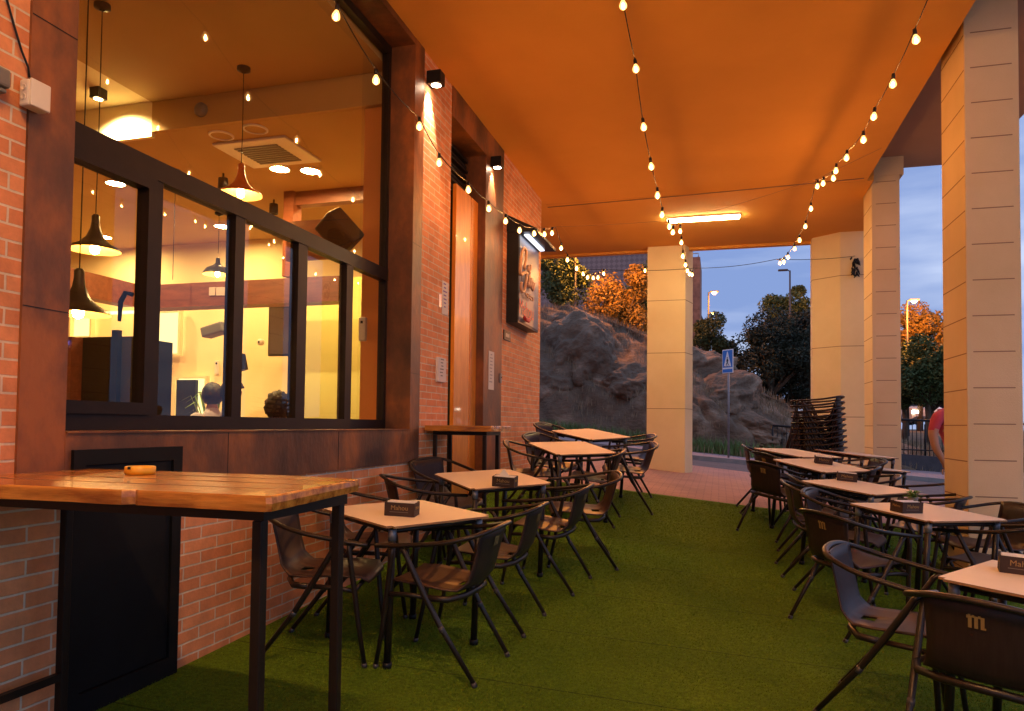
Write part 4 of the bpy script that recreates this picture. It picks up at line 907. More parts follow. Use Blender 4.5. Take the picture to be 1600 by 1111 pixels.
# low green plant behind the second right table's box
c = onZ(1420, 790, t7.location.z + .75); e = empty('table_plant', (c.x + .05, c.y + .10, c.z + .0), 0, 'little green plant behind the cornerwise napkin box', 'plant')
nrm = t7.rotation_euler.to_matrix() @ V((0, 0, 1)); p0 = t7.location + nrm*.744; e.location.z = p0.z - (nrm.x*(e.location.x-p0.x) + nrm.y*(e.location.y-p0.y))/nrm.z
MB().lathe([(.001, 0), (.03, 0), (.038, .05), (.034, .05), (.001, .04)], n=16).build('pot', M['grey'], e)
mb = MB(); random.seed(5)
for i in range(60):
    t = random.uniform(0, 6.28); l = random.uniform(.03, .09); z = random.uniform(.05, .10); d = V((math.cos(t), math.sin(t), 0)); n_ = V((-d.y, d.x, 0))*.010
    mb.add([V((0, 0, .045)), d*l*.5 - n_ + V((0, 0, z)), d*l + V((0, 0, z*.9)), d*l*.5 + n_ + V((0, 0, z))], [(0, 1, 2, 3)])
mb.build('leaves', varied('small_leaf', (.10, .20, .03), (.20, .32, .05), 9, .5), e)

# ================================================================== STRING LIGHTS
def bulb_proto():
    e = empty('string_bulb', (0, 0, 0))
    MB().lathe([(.001, .004), (.012, .004), (.014, -.012), (.014, -.034), (.010, -.04)], n=12).build('socket', M['black'], e)
    MB().lathe([(.010, -.04), (.014, -.048), (.023, -.066), (.026, -.080), (.023, -.094), (.012, -.104), (.001, -.106)], n=14).build('glass', M['globe'], e)
    MB().lathe([(.001, -.058), (.007, -.068), (.010, -.084), (.007, -.098), (.001, -.102)], n=6).build('filament', M['core'], e)
    return e
BU = bulb_proto(); ub = [False]; bulbs = []
def put_bulb(p, label, group):
    o = BU if not ub[0] else copy_tree(BU); ub[0] = True
    o.location = p; o.rotation_euler = (random.uniform(-.12, .12), random.uniform(-.12, .12), random.uniform(0, 6)); tag(o, label, 'light bulb', group); return o
def vplane(x, y, P, dx):
    d = ray(x, y); t = (P.x - dx*P.y)/(d.x - dx*d.y); return EYE + d*t
ordn = ['first', 'second', 'third', 'fourth', 'fifth', 'sixth', 'seventh', 'eighth', 'ninth', 'tenth', 'eleventh', 'twelfth']
def string(side, pix, hook, dx, pix2, end, endY, back, hkY=9.5, grp=''):
    hk = onY(hook[0], hook[1], hkY); en = onY(end[0], end[1], endY)
    P1 = [vplane(x, y, hk, dx) + V((0, 0, .084)) for x, y in pix]
    first = P1[0]; nxt = []
    k = 1; slope = (P1[0] - P1[1]); 
    for i in range(1, back+1):
        y = first.y - .62*i; nxt.append(V((first.x - dx*.62*i, y, min(4.90, first.z + .14*i + .012*i*i))))
    chain = list(reversed(nxt)) + P1
    dd = (en - hk); dx2 = dd.x/dd.y
    P2 = [vplane(x, y, hk, dx2) + V((0, 0, .084)) for x, y in pix2]
    cable = []
    for i, p in enumerate(chain): cable.append(p)
    cable.append(hk + V((0, 0, .03)))
    for p in P2: cable.append(p)
    cable.append(en)
    e = empty('string_cable', tuple(cable[0]), 0, '%s black festoon cable under the terrace ceiling' % side, 'cable', 'festoon cables')
    pts = []
    for i in range(len(cable)-1):
        a, b = cable[i], cable[i+1]; sag = .035*(b-a).length
        for kk in range(5): t = kk/5; pts.append(a.lerp(b, t) - V((0, 0, 4*sag*t*(1-t))))
    pts.append(cable[-1]); part(MB().tube(pts, .0042, 6), 'cable', M['black'], e)
    for i, p in enumerate(P1): put_bulb(p, 'lit bulb, %s from the camera on the %s long festoon span' % (ordn[i], side), grp)
    for i, p in enumerate(nxt): o = put_bulb(p, 'lit bulb of the %s festoon, %s one behind the photo' % (side, ordn[i]), grp)
    for i, p in enumerate(P2): put_bulb(p, 'lit bulb, %s after the hook on the %s far festoon span' % (ordn[i], side), grp)
    return hk, en
hL, eL = string('left', [(527, 27), (587, 127), (655, 200), (686, 256), (731, 298), (763, 327), (790, 347), (812, 361), (834, 366), (850, 367), (863, 365)], (868, 358), .04,
    [(877, 389), (887, 407), (901, 420), (910, 429), (919, 434), (927, 435), (935, 434), (943, 428)], (947, 421), 12.9, 6, grp='bulbs of the left festoon')
hM, eM = string('middle', [(992, 110), (1004, 201), (1016, 262), (1027, 307), (1035, 337), (1045, 355), (1052, 364)], (1062, 347), .035,
    [(1063, 362), (1065, 380), (1067, 401), (1071, 415), (1074, 424), (1078, 429), (1082, 430)], (1085, 419), 12.9, 8, grp='bulbs of the middle festoon')
hR, eR = string('right', [(1429, 65), (1396, 133), (1367, 184), (1349, 220), (1324, 248), (1307, 268), (1301, 280), (1287, 288), (1278, 292)], (1275, 284), -.04,
    [(1267, 327), (1259, 355), (1249, 376), (1241, 390), (1231, 403), (1225, 410), (1219, 412)], (1213, 405), 12.9, 8, grp='bulbs of the right festoon')
put_bulb(onY(1008, 416, 12.9), 'single lit bulb on the cross wire before the end pier', 'bulbs of the left festoon')
e = empty('cross_wire', tuple(eL), 0, 'thin wire crossing the opening under the end beam', 'wire')
kn = onY(1336, 400, 13.55); lf = onY(780, 421, 12.9)
def wire(a, b, sag): return [a.lerp(b, t/10) - V((0, 0, sag*4*(t/10)*(1-t/10))) for t in range(11)]
part(MB().tube(wire(lf, eL, .01) + wire(eL, eM, .03)[1:] + wire(eM, eR, .04)[1:] + wire(eR, kn, .03)[1:], .005, 6), 'wire', M['black'], e)
up = V((0, 0, .03)); e = empty('hanging_wire', tuple(hL), 0, 'thin wire crossing high under the ceiling where the festoons turn down', 'wire')
part(MB().tube([V((WX + .002, 9.5, hL.z + .05)), hL + up] + wire(hL + up, hM + up, .01)[1:] + wire(hM + up, hR + up, .02)[1:] + [V((1.9, 9.6, CZ - .005))], .002, 5), 'wire', M['groove'], e)
e = empty('hanging_rag', tuple(kn), 0, 'dark knotted rag hanging where the cross wire meets the pier', 'rag')
mb = MB(); random.seed(11)
for i in range(26):
    a = V((random.uniform(-.05, .05), random.uniform(-.03, .03), -random.uniform(0, .28))); b = a + V((random.uniform(-.05, .05), random.uniform(-.03, .03), -random.uniform(.05, .12)))
    mb.tube([a, (a+b)/2 + V((random.uniform(-.02, .02), 0, 0)), b], [.012, .018, .006], 6)
mb.build('knot', M['black'], e)
# ================================================================== BEYOND THE TERRACE
rock_m = varied('granite_outcrop', (.11, .078, .054), (.32, .225, .155), .8, .95, 12, (1, 1, 1.6), 1.0, 9, .34, .68, c3=(.14, .092, .06))
bsdf(rock_m); [n for n in rock_m.node_tree.nodes if n.type == 'BUMP'][0].inputs['Distance'].default_value = .05
# rock outcrop behind the road: closed height field following the seen skyline
sil = [(700, 500), (845, 489), (900, 489), (960, 506), (1010, 531), (1095, 570), (1170, 598), (1235, 640), (1300, 668)]
RY = 27.5
px_ = [onY(x, y, RY) for x, y in sil]; sx = [p.x for p in px_]; sz = [p.z for p in px_]
nx, ny = 340, 130; mb = MB(); vs = []
def fbm(p, o=5):
    s_ = 0; a_ = 1
    for _ in range(o): s_ += a_*noise.noise(p); p = p*2.05 + V((3.1, 1.7, .4)); a_ *= .40
    return s_
def ridge(p, o=4):
    s_ = 0; a_ = 1
    for _ in range(o): s_ += a_*(1 - 2*abs(noise.noise(p))); p = p*2.1 + V((1.3, 5.7, 2.4)); a_ *= .5
    return s_
def rock_h(x, t):
    base = G(x, 21) - .1; top = interp(x, sx, sz) if x < sx[-1] else interp(x, [sx[-1], 11], [sz[-1], base + .2])
    top = max(top, base + .15); H_ = top - base
    f = min(1, (t/.5))**.62 if t < .5 else 1 - .25*((t-.5)/.5)**2
    return base, H_, f
def rock_pt(x, t):
    base, H_, f = rock_h(x, t); kf_ = .42*max(0, min(9, x + .5))*.75; y = 22.4 + kf_ + t*8.5
    q = V((x*.55 + y*.18, y*.35 - x*.12, f*1.6)); lay = ridge(q*1.1, 4); n1 = fbm(V((x*.5, y*.5, 2.2)), 6)
    amp = min(1, H_/2.2) * (1 if t < .5 else .35) * min(1, t/.06)
    crack = max(0, .25 - abs(noise.noise(V((x*.8 + y*.5, f*2.2, 9.1)))))*1.6
    return V((x + .25*fbm(V((x, y, 5)), 3), y - amp*(.40*lay*.6 + n1*.42 - crack*.8), base + H_*f + amp*(n1*.34 + lay*.13 - crack*.35)*(.35 + .65*(1 - f) + .15)))
for j in range(ny+1):
    for i in range(nx+1): vs.append(rock_pt(-13 + 24*i/nx, j/ny))
mb.add(vs, [(j*(nx+1)+i, j*(nx+1)+i+1, (j+1)*(nx+1)+i+1, (j+1)*(nx+1)+i) for j in range(ny) for i in range(nx)], 0, True)
tag(mb.build('rock_outcrop', rock_m), 'long granite outcrop with dry grass rising behind the road', 'rock outcrop', kind='structure')
random.seed(21)
def boulder(px, py, Y, s, label):
    c = onY(px, py, Y); bm = bmesh.new(); bmesh.ops.create_icosphere(bm, subdivisions=6, radius=1)
    for v in bm.verts:
        n_ = v.co.copy(); k = .92 + .30*fbm(n_*1.2 + V((px, 0, 0)), 6) + .10*ridge(n_*1.7 + V((px, 2, 0)), 4)
        v.co = V((n_.x*s[0], n_.y*s[1], n_.z*s[2]))*k
    me = bpy.data.meshes.new('boulder'); bm.to_mesh(me); bm.free(); me.materials.append(rock_m)
    for pl in me.polygons: pl.use_smooth = True
    o = bpy.data.objects.new('boulder', me); COL.objects.link(o); o.location = c; o.rotation_euler = (random.uniform(-.3, .3), random.uniform(-.3, .3), random.uniform(0, 3))
    return tag(o, label, 'boulder', 'boulders of the outcrop')
boulder(900, 570, 25, (1.9, 1.4, 1.5), 'large leaning boulder above the far left tables')
boulder(855, 610, 24, (1.3, 1.1, 1.1), 'boulder at the brick corner edge')
boulder(975, 610, 24.4, (1.5, 1.2, .9), 'wedge shaped boulder left of the end pier')
boulder(1125, 625, 25.2, (1.8, 1.2, .8), 'reddish flat boulder beside the crossing sign')
boulder(1160, 668, 24.3, (1.5, .9, .55), 'low boulder below the crossing sign')
boulder(1060, 590, 26.6, (1.9, 1.3, 1.0), 'boulder on the slope hidden partly by the end pier')
# dry grass on the slope and green tufts along its foot
drym = varied('dry_grass', (.20, .145, .090), (.32, .24, .15), 3, .95); greenm = varied('tuft_green', (.08, .15, .045), (.14, .23, .07), 3, .9)
def blades(mb, n, cx, cy, rx, ry, h, zf, w=.012, lean=.5):
    for i in range(n):
        x = cx + random.gauss(0, rx*.5); y = cy + random.gauss(0, ry*.5); z = zf(x, y); t = random.uniform(0, 6.28); hh = h*random.uniform(.5, 1.1); l = hh*lean*random.uniform(.2, 1)
        d = V((math.cos(t), math.sin(t), 0)); n_ = V((-d.y, d.x, 0))*w; b = V((x, y, z - .03))
        mb.add([b - n_, b + n_, b + d*l*.4 + n_*.7 + V((0, 0, hh*.6)), b + d*l*.4 - n_*.7 + V((0, 0, hh*.6)), b + d*l + V((0, 0, hh))], [(0, 1, 2, 3), (3, 2, 4)])
random.seed(4); mb = MB()
for i in range(420):
    x = random.uniform(-10, 3.6); yy = 22.2 + .42*max(0, min(9, x + .5))*.8 + random.uniform(-.6, .9)
    blades(mb, 9, x, yy, .35, .3, .32, lambda a, b: G(a, b) + .0, .012)
for i in range(2600):
    x = random.uniform(-8, 8.5); tt = random.uniform(.02, .6)**1.0; base, H_, f = rock_h(x, tt)
    if noise.noise(V((x*.7, tt*5, 1))) < -.05 and tt < .42: continue
    p = rock_pt(x, tt); blades(mb, 7, p.x, p.y, .22, .18, .26, lambda a_, b_: p.z, .008)
tag(mb.build('dry_grass', drym), 'pale dry grass along the foot of the rocks', 'dry grass', kind='stuff')
gl = ['at the brick corner', 'second from the brick corner', 'third from the brick corner', 'fourth from the brick corner', 'left of the end pier', 'touching the end pier', 'just right of the end pier', 'left of the crossing sign', 'right of the crossing sign', 'by the far railing']
for i, px in enumerate((857, 885, 910, 938, 968, 1000, 1090, 1125, 1150, 1205)):
    x0 = onY(px, 680, 22).x; y = 22.0 + .42*max(0, x0 + .5)*.9; c = onY(px, 680, y); mb = MB(); blades(mb, 240, 0, 0, .55, .3, .5, lambda a, b: 0, .013, .6)
    o = mb.build('grass_tuft', greenm); o.location = (c.x, y, G(c.x, y)); tag(o, 'green grass tuft %s' % gl[i], 'grass tuft', 'green tufts by the far pavement')
# ---------------- trees
bark = varied('bark', (.07, .05, .035), (.12, .09, .06), 6, .95, bump=.5, bscale=20)
def leafmat(name, c1, c2):
    return varied(name, c1, c2, 1.6, .75, 3, lo=.4, hi=.6)
lf_olive = leafmat('olive_leaves', (.035, .055, .018), (.075, .09, .025)); lf_dark = leafmat('dark_leaves', (.012, .020, .012), (.030, .042, .022)); lf_mid = leafmat('mid_leaves', (.035, .065, .015), (.075, .11, .03)); lf_amber = leafmat('amber_lit_leaves', (.20, .13, .02), (.32, .19, .03))  # the amber leaf colour includes the sodium lamplight
LS = .62
def tree(name, label, px, py, Y, w, h, n, size, lm, seed, clumps=16, group=None, base=None, sq=1., cat='tree'):
    random.seed(seed); c = onY(px, py, Y); gz = base if base is not None else G(c.x, min(Y, 40))
    e = empty(name, (c.x, Y, gz), 0, label, cat, group)
    cz = c.z - gz; limbs = []
    cl = []
    for i in range(clumps):
        while True:
            u = V((random.uniform(-1, 1), random.uniform(-1, 1), random.uniform(-1, 1)))
            if u.length < 1: break
        cl.append((V((u.x*w*.78, u.y*w*.6, cz + u.z*h*.75)), random.uniform(.20, .42)))
    tb = MB(); tb.tube([(0, 0, -.3), (.05, 0, cz*.35), (-.04, .05, cz*.7), (0, 0, cz + h*.3)], [.05*w + .06, .04*w + .04, .03*w + .02, .02], 8)
    for p, s in cl[:9]: tb.tube([(0, 0, cz*.5), V((0, 0, cz*.5)).lerp(p, .5) + V((0, 0, .1)), p], [.03*w + .01, .02*w, .008], 6)
    tb.build('trunk', bark, e)
    mb = MB()
    n = int(n*2.0); size *= LS
    for k in range(n):
        p, s = random.choice(cl); t = random.uniform(0, 6.28); z = random.uniform(-1, 1); r = (1 - z*z)**.5; rr = s*random.uniform(.35, 1.08)**.6
        q = p + V((r*math.cos(t)*w*rr, r*math.sin(t)*w*rr, z*h*rr*sq)); a = V((random.gauss(0, 1), random.gauss(0, 1), random.gauss(0, .7))).normalized(); b = a.cross(V((random.gauss(0, 1), random.gauss(0, 1), random.gauss(0, 1)))).normalized(); l = size*random.uniform(.6, 1.3)
        mb.add([q - a*l, q + b*l*.45, q + a*l, q - b*l*.45], [(0, 1, 2, 3)])
    mb.build('crown', lm, e); return e
tree('leafy_tree', 'amber lit leafy tree above the rocks beside the end pier', 962, 470, 33, 2.1, 2.1, 6500, .13, lf_amber, 1, 18)
tree('leafy_tree', 'dark green tree over the sign corner of the brick wall', 870, 430, 30, 1.7, 1.9, 4500, .13, lf_mid, 2, 14)
tree('leafy_tree', 'dull green tree between the lit tree and the end pier', 1000, 455, 36, 1.5, 2.4, 4500, .13, lf_mid, 3, 12)
tree('olive_bush', 'olive bush below the small street lamps', 1115, 527, 31, 1.25, 1.1, 4000, .10, lf_olive, 4, 12, cat='bush')
tree('evergreen_tree', 'big dark evergreen bush behind the crossing sign', 1205, 552, 30, 1.95, 2.0, 9500, .11, lf_dark, 5, 26)
tree('evergreen_tree', 'dark evergreen close to the far pier', 1262, 545, 31, 1.3, 2.2, 5000, .11, lf_dark, 6, 16)
tree('leafy_tree', 'green tree rising behind the dark evergreens', 1240, 488, 38, 1.7, 1.4, 5000, .13, lf_mid, 7, 14)
tree('leafy_tree', 'orange lit street tree between the two right columns', 1436, 520, 40, 2.0, 1.7, 6000, .14, lf_amber, 8, 16)
tree('leafy_tree', 'broad green tree over the railing between the right columns', 1448, 575, 34, 1.9, 1.7, 8000, .13, lf_mid, 9, 18)
tree('leafy_tree', 'dark street tree just beyond the slim right column', 1395, 560, 36, 1.6, 1.8, 4000, .13, lf_mid, 12, 12)
tree('evergreen_tree', 'dark evergreen thicket low behind the crossing sign', 1178, 590, 31, 1.7, 1.25, 6000, .10, lf_dark, 31, 20)
tree('evergreen_tree', 'dark evergreen thicket low beside the armchair stack', 1240, 600, 31.5, 1.8, 1.3, 6000, .10, lf_dark, 32, 20)
tree('leafy_tree', 'low dark foliage over the railing beside the bending person', 1455, 604, 36, 1.9, 1.1, 6500, .12, lf_mid, 33, 14)
tree('leafy_tree', 'low dark foliage behind the slim right column', 1412, 600, 35, 1.5, 1.2, 5500, .12, lf_mid, 34, 12)
# ---------------- buildings
lil = mat('lilac_lattice', (.20, .19, .24), .85); b_ = bsdf(lil)
g = nd(lil, 'ShaderNodeTexCoord'); mpp = nd(lil, 'ShaderNodeMapping'); mpp.inputs['Rotation'].default_value = (0, R(45), 0); ck = nd(lil, 'ShaderNodeTexChecker'); ck.inputs['Scale'].default_value = 4.2; ck.inputs[1].default_value = (.20, .18, .19, 1); ck.inputs[2].default_value = (.14, .125, .135, 1)
lk(lil, g.outputs['Object'], mpp.inputs[0]); lk(lil, mpp.outputs[0], ck.inputs[0]); lk(lil, ck.outputs[0], b_.inputs['Base Color'])
a = onY(800, 392, 48); b = onY(1012, 388, 48); e = empty('lattice_building', (a.x, 48, 1), 0, 'lilac grey building with a diamond lattice facade behind the trees', 'building')
part(MB().box((a.x - 6, 48, .5), (b.x + .6, 58, b.z)), 'wall', lil, e); part(MB().box((a.x - 6.2, 47.8, b.z + .01), (b.x + .8, 58.2, b.z + .25)), 'parapet', M['galv'], e)
dkb = varied('dark_masonry', (.10, .065, .055), (.20, .13, .11), 3, .9, 8, bump=.5, bscale=6)
a = onY(1078, 402, 42); b = onY(1094, 402, 42); e = empty('masonry_tower', (a.x, 42, 1), 0, 'narrow dark masonry tower just right of the end pier', 'building')
part(MB().box((a.x - 1.2, 42, .5), (b.x, 46, a.z)), 'wall', dkb, e); part(MB().tube([(a.x - .5, 42.2, a.z), (a.x - .5, 42.2, a.z + .25), (b.x - .1, 42.2, a.z + .25), (b.x - .1, 42.2, a.z)], .03, 6), 'roof_rail', M['galv'], e)
a = onY(1090, 480, 50); b = onY(1101, 520, 50); e = empty('gabled_house', (a.x, 50, 1), 0, 'dark gable end beside the masonry tower', 'building')
part(MB().extr([(a.x - 1, .5), (b.x, .5), (b.x, onY(1100, 512, 50).z), (a.x, a.z), (a.x - 1, a.z - .6)], 1, 50, 56), 'wall', dkb, e)
part(MB().extr([(a.x - 1.1, a.z - .58), (a.x, a.z + .03), (b.x + .08, onY(1100, 512, 50).z), (b.x + .08, onY(1100, 512, 50).z + .1), (a.x, a.z + .15), (a.x - 1.1, a.z - .46)], 1, 49.9, 56.1), 'roof', M['black'], e)
# ---------------- street lamps
M['lamppost'] = mat('lamp_post_paint', (.05, .05, .055), .6)
M['sodium'] = emit('sodium_lamp', (1, .42, .12), 14)
def street_lamp(px, py, Y, dirx, label, lit=True, power=0, arm=.9):
    c = onY(px, py, Y); gz = G(c.x, min(Y, 40)); e = empty('street_lamp', (c.x - dirx*arm, Y, gz), 0, label, 'street lamp'); h = c.z - gz; k = Y/40
    MB().tube([(0, 0, 0), (0, 0, h*.5), (0, 0, h + .05)], [.07, .05, .035], 10).build('pole', M['lamppost'], e)
    MB().tube([(0, 0, h + .02), (dirx*arm*.5, 0, h + .10), (dirx*arm*.75, 0, h + .10)], .025, 8).build('arm', M['lamppost'], e)
    MB().bev((dirx*arm - .20, -.08, h + .04), (dirx*arm + .22, .08, h + .12), .03).build('head', M['lamppost'], e)
    if lit:
        MB().lathe([(.001, -.08), (.08, -.05), (.12, .0), (.12, .035)], (dirx*arm, -.02, h), 16).build('glowing_lens', M['sodium'], e)
        l = bpy.data.lights.new('sodium_light', 'POINT'); l.energy = power; l.color = (1, .30, .035); l.shadow_soft_size = .15
        o = bpy.data.objects.new('sodium_light', l); COL.objects.link(o); o.parent = e; o.location = (dirx*arm, -.5, h - .3)
    return e
street_lamp(1116, 458, 38, 1, 'tall lit street lamp in the sky right of the end pier', power=120, arm=.28)
street_lamp(1113, 490, 62, 1, 'small distant lit street lamp below the tall one', power=40, arm=.3)
street_lamp(1223, 425, 34, -1, 'unlit street lamp in front of the evergreen trees', False, arm=.3)
street_lamp(1428, 471, 36, 1, 'lit street lamp between the two right columns', power=450, arm=.28)
c = onY(935, 400, 29.5); street_lamp(935, 352, 29.5, 1, 'grey street lamp post rising from the rocks under the ceiling edge', power=800, arm=.95)
# ---------------- crossing sign
c = onY(1137, 708, 20.9); xs = c.x; gz = G(xs, 20.9); e = empty('crossing_sign', (xs, 20.9, gz), R(-48), 'blue pedestrian crossing sign on a thin grey post', 'road sign')
ht = onY(1140, 546, 20.9).z - gz; hb = onY(1140, 583, 20.9).z - gz; w = .21; hh = ht - hb
MB().tube([(0, .03, 0), (0, .03, ht - .05)], .028, 10).build('post', M['galv'], e)
MB().bev((-w, -.01, hb), (w, .012, ht), .009).build('plate', M['signwhite'], e)
MB().box((-w + .02, -.0125, hb + hh*.24), (w - .02, -.0105, ht - .025)).box((-w + .02, -.0125, hb + .02), (w - .02, -.0105, hb + hh*.17)).build('blue_field', M['blue'], e)
zb = hb + hh*.28; zt_ = ht - .06
MB().add([(-w*.68, -.0145, zb), (w*.68, -.0145, zb), (.012, -.0145, zt_), (-.012, -.0145, zt_), (-w*.68, -.0128, zb), (w*.68, -.0128, zb), (.012, -.0128, zt_), (-.012, -.0128, zt_)], [(0, 1, 2, 3), (4, 7, 6, 5), (0, 4, 5, 1), (1, 5, 6, 2), (2, 6, 7, 3), (3, 7, 4, 0)]).build('white_triangle', M['signwhite'], e)
mb = MB(); q = -.0165; s_ = hh*.42; zc = zb + .02
mb.lathe([(.001, -.018), (.014, -.010), (.018, 0), (.014, .010), (.001, .018)], (0, q, zc + s_*.80), 10)
mb.tube([(0, q, zc + s_*.70), (0, q, zc + s_*.38)], [.020, .016], 8); mb.tube([(0, q, zc + s_*.40), (-.035, q, zc + s_*.2), (-.045, q, zc + .01)], .010, 6); mb.tube([(0, q, zc + s_*.40), (.02, q, zc + s_*.2), (.05, q, zc + .02)], .010, 6)
mb.tube([(0, q, zc + s_*.66), (-.035, q, zc + s_*.45)], .008, 6); mb.tube([(0, q, zc + s_*.66), (.035, q, zc + s_*.48)], .008, 6)
for i in range(4): mb.box((-w*.6 + i*.06, q + .001, zb - .0), (-w*.6 + i*.06 + .03, q + .0035, zb + .018))
mb.build('walking_figure', M['black'], e)
# ---------------- railing on a low wall
def rail(xa, xb, yf, label, wallh):
    ya, yb = yf(xa), yf(xb); e = empty('street_railing', ((xa+xb)/2, (ya+yb)/2, G((xa+xb)/2, (ya+yb)/2)), 0, label, 'railing'); 
    n = max(2, int((xb-xa)/.13)); mb = MB(); z_ = lambda x: G(x, yf(x)) + wallh
    wl = MB()
    if wallh > .1:
        for i in range(8):
            x0 = xa + (xb-xa)*i/8; x1_ = xa + (xb-xa)*(i+1)/8
            wl.add([(x0, yf(x0), z_(x0) - wallh - .2), (x1_, yf(x1_), z_(x1_) - wallh - .2), (x1_, yf(x1_), z_(x1_)), (x0, yf(x0), z_(x0)), (x0, yf(x0) + .25, z_(x0) - wallh - .2), (x1_, yf(x1_) + .25, z_(x1_) - wallh - .2), (x1_, yf(x1_) + .25, z_(x1_)), (x0, yf(x0) + .25, z_(x0))], [(0, 1, 2, 3), (4, 7, 6, 5), (3, 2, 6, 7), (0, 4, 5, 1), (1, 5, 6, 2), (0, 3, 7, 4)])
        part(wl, 'low_wall', kerb_dark, e)
    part(MB().tube([(xa, yf(xa) + .1, z_(xa) + .98), (xb, yf(xb) + .1, z_(xb) + .98)], .035, 8), 'top_rail', M['black'], e)
    for i in range(n+1):
        x = xa + (xb-xa)*i/n; mb.tube([(x, yf(x) + .1, z_(x) - .02), (x, yf(x) + .1, z_(x) + .96)], .013 if i % 8 else .03, 6)
    part(mb, 'bars', M['black'], e); mb = MB()
    part(MB().tube([(xa, yf(xa) + .1, z_(xa) + .08), (xb, yf(xb) + .1, z_(xb) + .08)], .02, 8), 'bottom_rail', M['black'], e)
kerb_dark = varied('dark_low_wall', (.05, .045, .05), (.08, .07, .075), 3, .9)
rail(4.0, 10.5, lambda x: 22.0 + .42*min(9, x + .5), 'dark railing on a low wall beyond the road at the right', .45)
rail(1.55, 3.2, lambda x: 22.1 + .42*min(9, x + .5), 'short grey railing behind the stacked armchairs', .02)
# ---------------- cars beyond the railing
def car(X, Y, rz, paint, label):
    z = G(X, min(Y, 40)) + .1; e = empty('parked_car', (X, Y, z), rz, label, 'car'); L_ = 2.05; w = .86
    secs = [(-L_, .42, .62, .60), (-L_ + .12, .30, .80, .74), (-1.2, .22, .92, .84), (-.4, .2, .95, .86), (.9, .2, .95, .86), (1.7, .25, .98, .82), (L_, .40, .78, .62)]
    mb = MB(); vs = []
    for y, z0, z1, ww in secs: vs += [(-ww, y, z0), (-ww*1.02, y, (z0+z1)/2), (-ww*.95, y, z1), (ww*.95, y, z1), (ww*1.02, y, (z0+z1)/2), (ww, y, z0)]
    fs = [(i*6+j, i*6+(j+1) % 6, (i+1)*6+(j+1) % 6, (i+1)*6+j) for i in range(6) for j in range(6)] + [tuple(range(6)), tuple(range(36, 42))]
    mb.add(vs, fs, 0, False); mb.build('body', paint, e)
    cab = [(-.95, .93, .78), (-.35, 1.42, .62), (.95, 1.44, .62), (1.55, .96, .76)]; mb = MB(); vs = []
    for y, z1, ww in cab: vs += [(-ww, y, z1), (ww, y, z1)]
    vs += [(-.80, -.95, .90), (.80, -.95, .90), (-.78, 1.55, .93), (.78, 1.55, .93)]
    mb.add(vs, [(0, 1, 3, 2), (2, 3, 5, 4), (4, 5, 7, 6), (0, 2, 4, 6), (1, 7, 5, 3)], 0); mb.build('windows', mat('car_glass', (.02, .02, .03), .08), e)
    MB().box((-.6, -.33, 1.421), (.6, .93, 1.47)).build('roof', paint, e)
    for sx_ in (-1, 1):
        for y in (-1.25, 1.25):
            o = MB().tube([(-.1, 0, 0), (.1, 0, 0)], .31, 20).build('wheel', M['black'], e); o.location = (sx_*.78, y, .31); r_ = MB().tube([(-.108, 0, 0), (.108, 0, 0)], .18, 14).build('rim', M['galv'], o)
        MB().bev((sx_*.62 - .14, -L_ - .01, .56), (sx_*.62 + .14, -L_ + .1, .70), .02).build('headlight', M['headlamp'], e)
    return e
M['headlamp'] = emit('headlamp', (1, .85, .62), 5)
wp = varied('white_paint', (.5, .5, .52), (.55, .55, .57), 2, .3); rp_ = mat('red_paint', (.35, .03, .02), .3)
pc = onY(1425, 652, 42); car(pc.x, 42, R(8), wp, 'white car with lit headlights beyond the railing')
pc = onY(1462, 652, 46); car(pc.x, 46, R(75), rp_, 'red car side on behind the bending person'); 
pc = onY(1395, 652, 50); car(pc.x, 50, R(-10), wp, 'white car partly behind the slim right column')
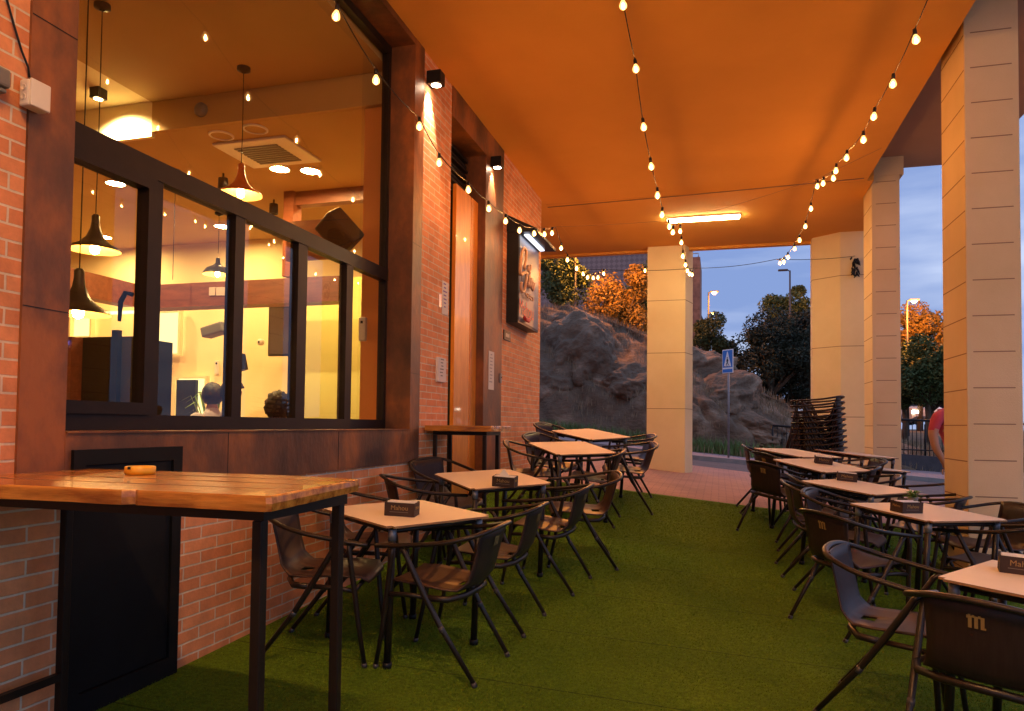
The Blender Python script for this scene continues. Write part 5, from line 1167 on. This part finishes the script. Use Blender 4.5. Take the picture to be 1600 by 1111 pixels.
# ---------------- bending person
shirt = varied('magenta_polo', (.42, .045, .08), (.50, .06, .10), 7, .85); jeans = varied('dark_jeans', (.03, .035, .06), (.05, .055, .085), 9, .9)
Yp = 7.9 + .9; g0 = onY(1470, 700, Yp); gx = onY(1492, 700, Yp).x; gzz = G(gx, Yp) + 0
pr = empty('person', (gx, Yp, gzz), 0, 'person in a magenta polo bending down behind the near column', 'person')
def lp(px, py, dy=0): p = onY(px, py, Yp + dy); return (p.x - gx, dy, p.z - gzz)
hip = lp(1503, 742); J = [(hip, (.15, .13)), (lp(1500, 712), (.15, .12)), (lp(1490, 675), (.16, .13)), (lp(1482, 652), (.14, .12)), (lp(1500, 640, .02), (.075, .07)), (lp(1512, 640, .02), (.055, .055)), (lp(1524, 650, .02), (.085, .10)), (lp(1530, 662, .02), (.07, .075)),
     (lp(1465, 652, -.14), (.068, .068)), (lp(1457, 676, -.17), (.052, .05)), (lp(1462, 700, -.18), (.042, .04)), (lp(1475, 722, -.16), (.030, .028)), (lp(1480, 734, -.15), (.038, .022)),
     (lp(1478, 652, .20), (.068, .068)), (lp(1490, 685, .22), .05), (lp(1502, 710, .16), .038), (lp(1508, 728, .10), .03),
     ((hip[0] - .02, -.10, hip[2] - .1), .11), ((hip[0] - .05, -.11, (hip[2])*.52), .075), ((hip[0] + .04, -.11, .09), .05), ((hip[0] - .1, -.12, .05), (.045, .035)),
     ((hip[0] + .02, .10, hip[2] - .1), .11), ((hip[0] - .02, .11, (hip[2])*.52), .075), ((hip[0] + .07, .11, .09), .05), ((hip[0] - .07, .12, .05), (.045, .035))]
E_ = [(0,1),(1,2),(2,3),(3,4),(4,5),(5,6),(6,7),(3,8),(8,9),(9,10),(10,11),(11,12),(3,13),(13,14),(14,15),(15,16),(0,17),(17,18),(18,19),(19,20),(0,21),(21,22),(22,23),(23,24)]
zs = lp(1457, 671)[2]; xh = lp(1512, 640)[0]; zhip = hip[2] - .06
xsl = lp(1480, 700)[0]
def asg(c):
    if c.z < zhip: return 2
    if c.x > xh - .02: return 0
    if c.z < zs and c.y < -.10 and c.x < xsl + .03: return 0
    if c.z < zs and c.y > .15: return 0
    return 1
body('body', J, E_, [skin, shirt, jeans], asg, pr)
hc = lp(1526, 652, .02); hair_cap((hc[0], hc[1], hc[2] + .02), .115, pr, darkhair, .05, 2, .1)
mb = MB(); hd = V(lp(1480, 734, -.15))      # fingers and thumb of the near hand
for i in range(4):
    a = hd + V((-.02 + .014*i, -.015, -.03)); mb.tube([a, a + V((.004, -.006, -.035)), a + V((.012, .004, -.062 + .006*abs(i-1.5)))], [.0095, .009, .007], 6, smooth=True)
mb.tube([hd + V((-.035, .0, 0)), hd + V((-.048, -.01, -.03)), hd + V((-.040, -.012, -.052))], [.011, .0095, .008], 6); mb.build('fingers', skin, pr)
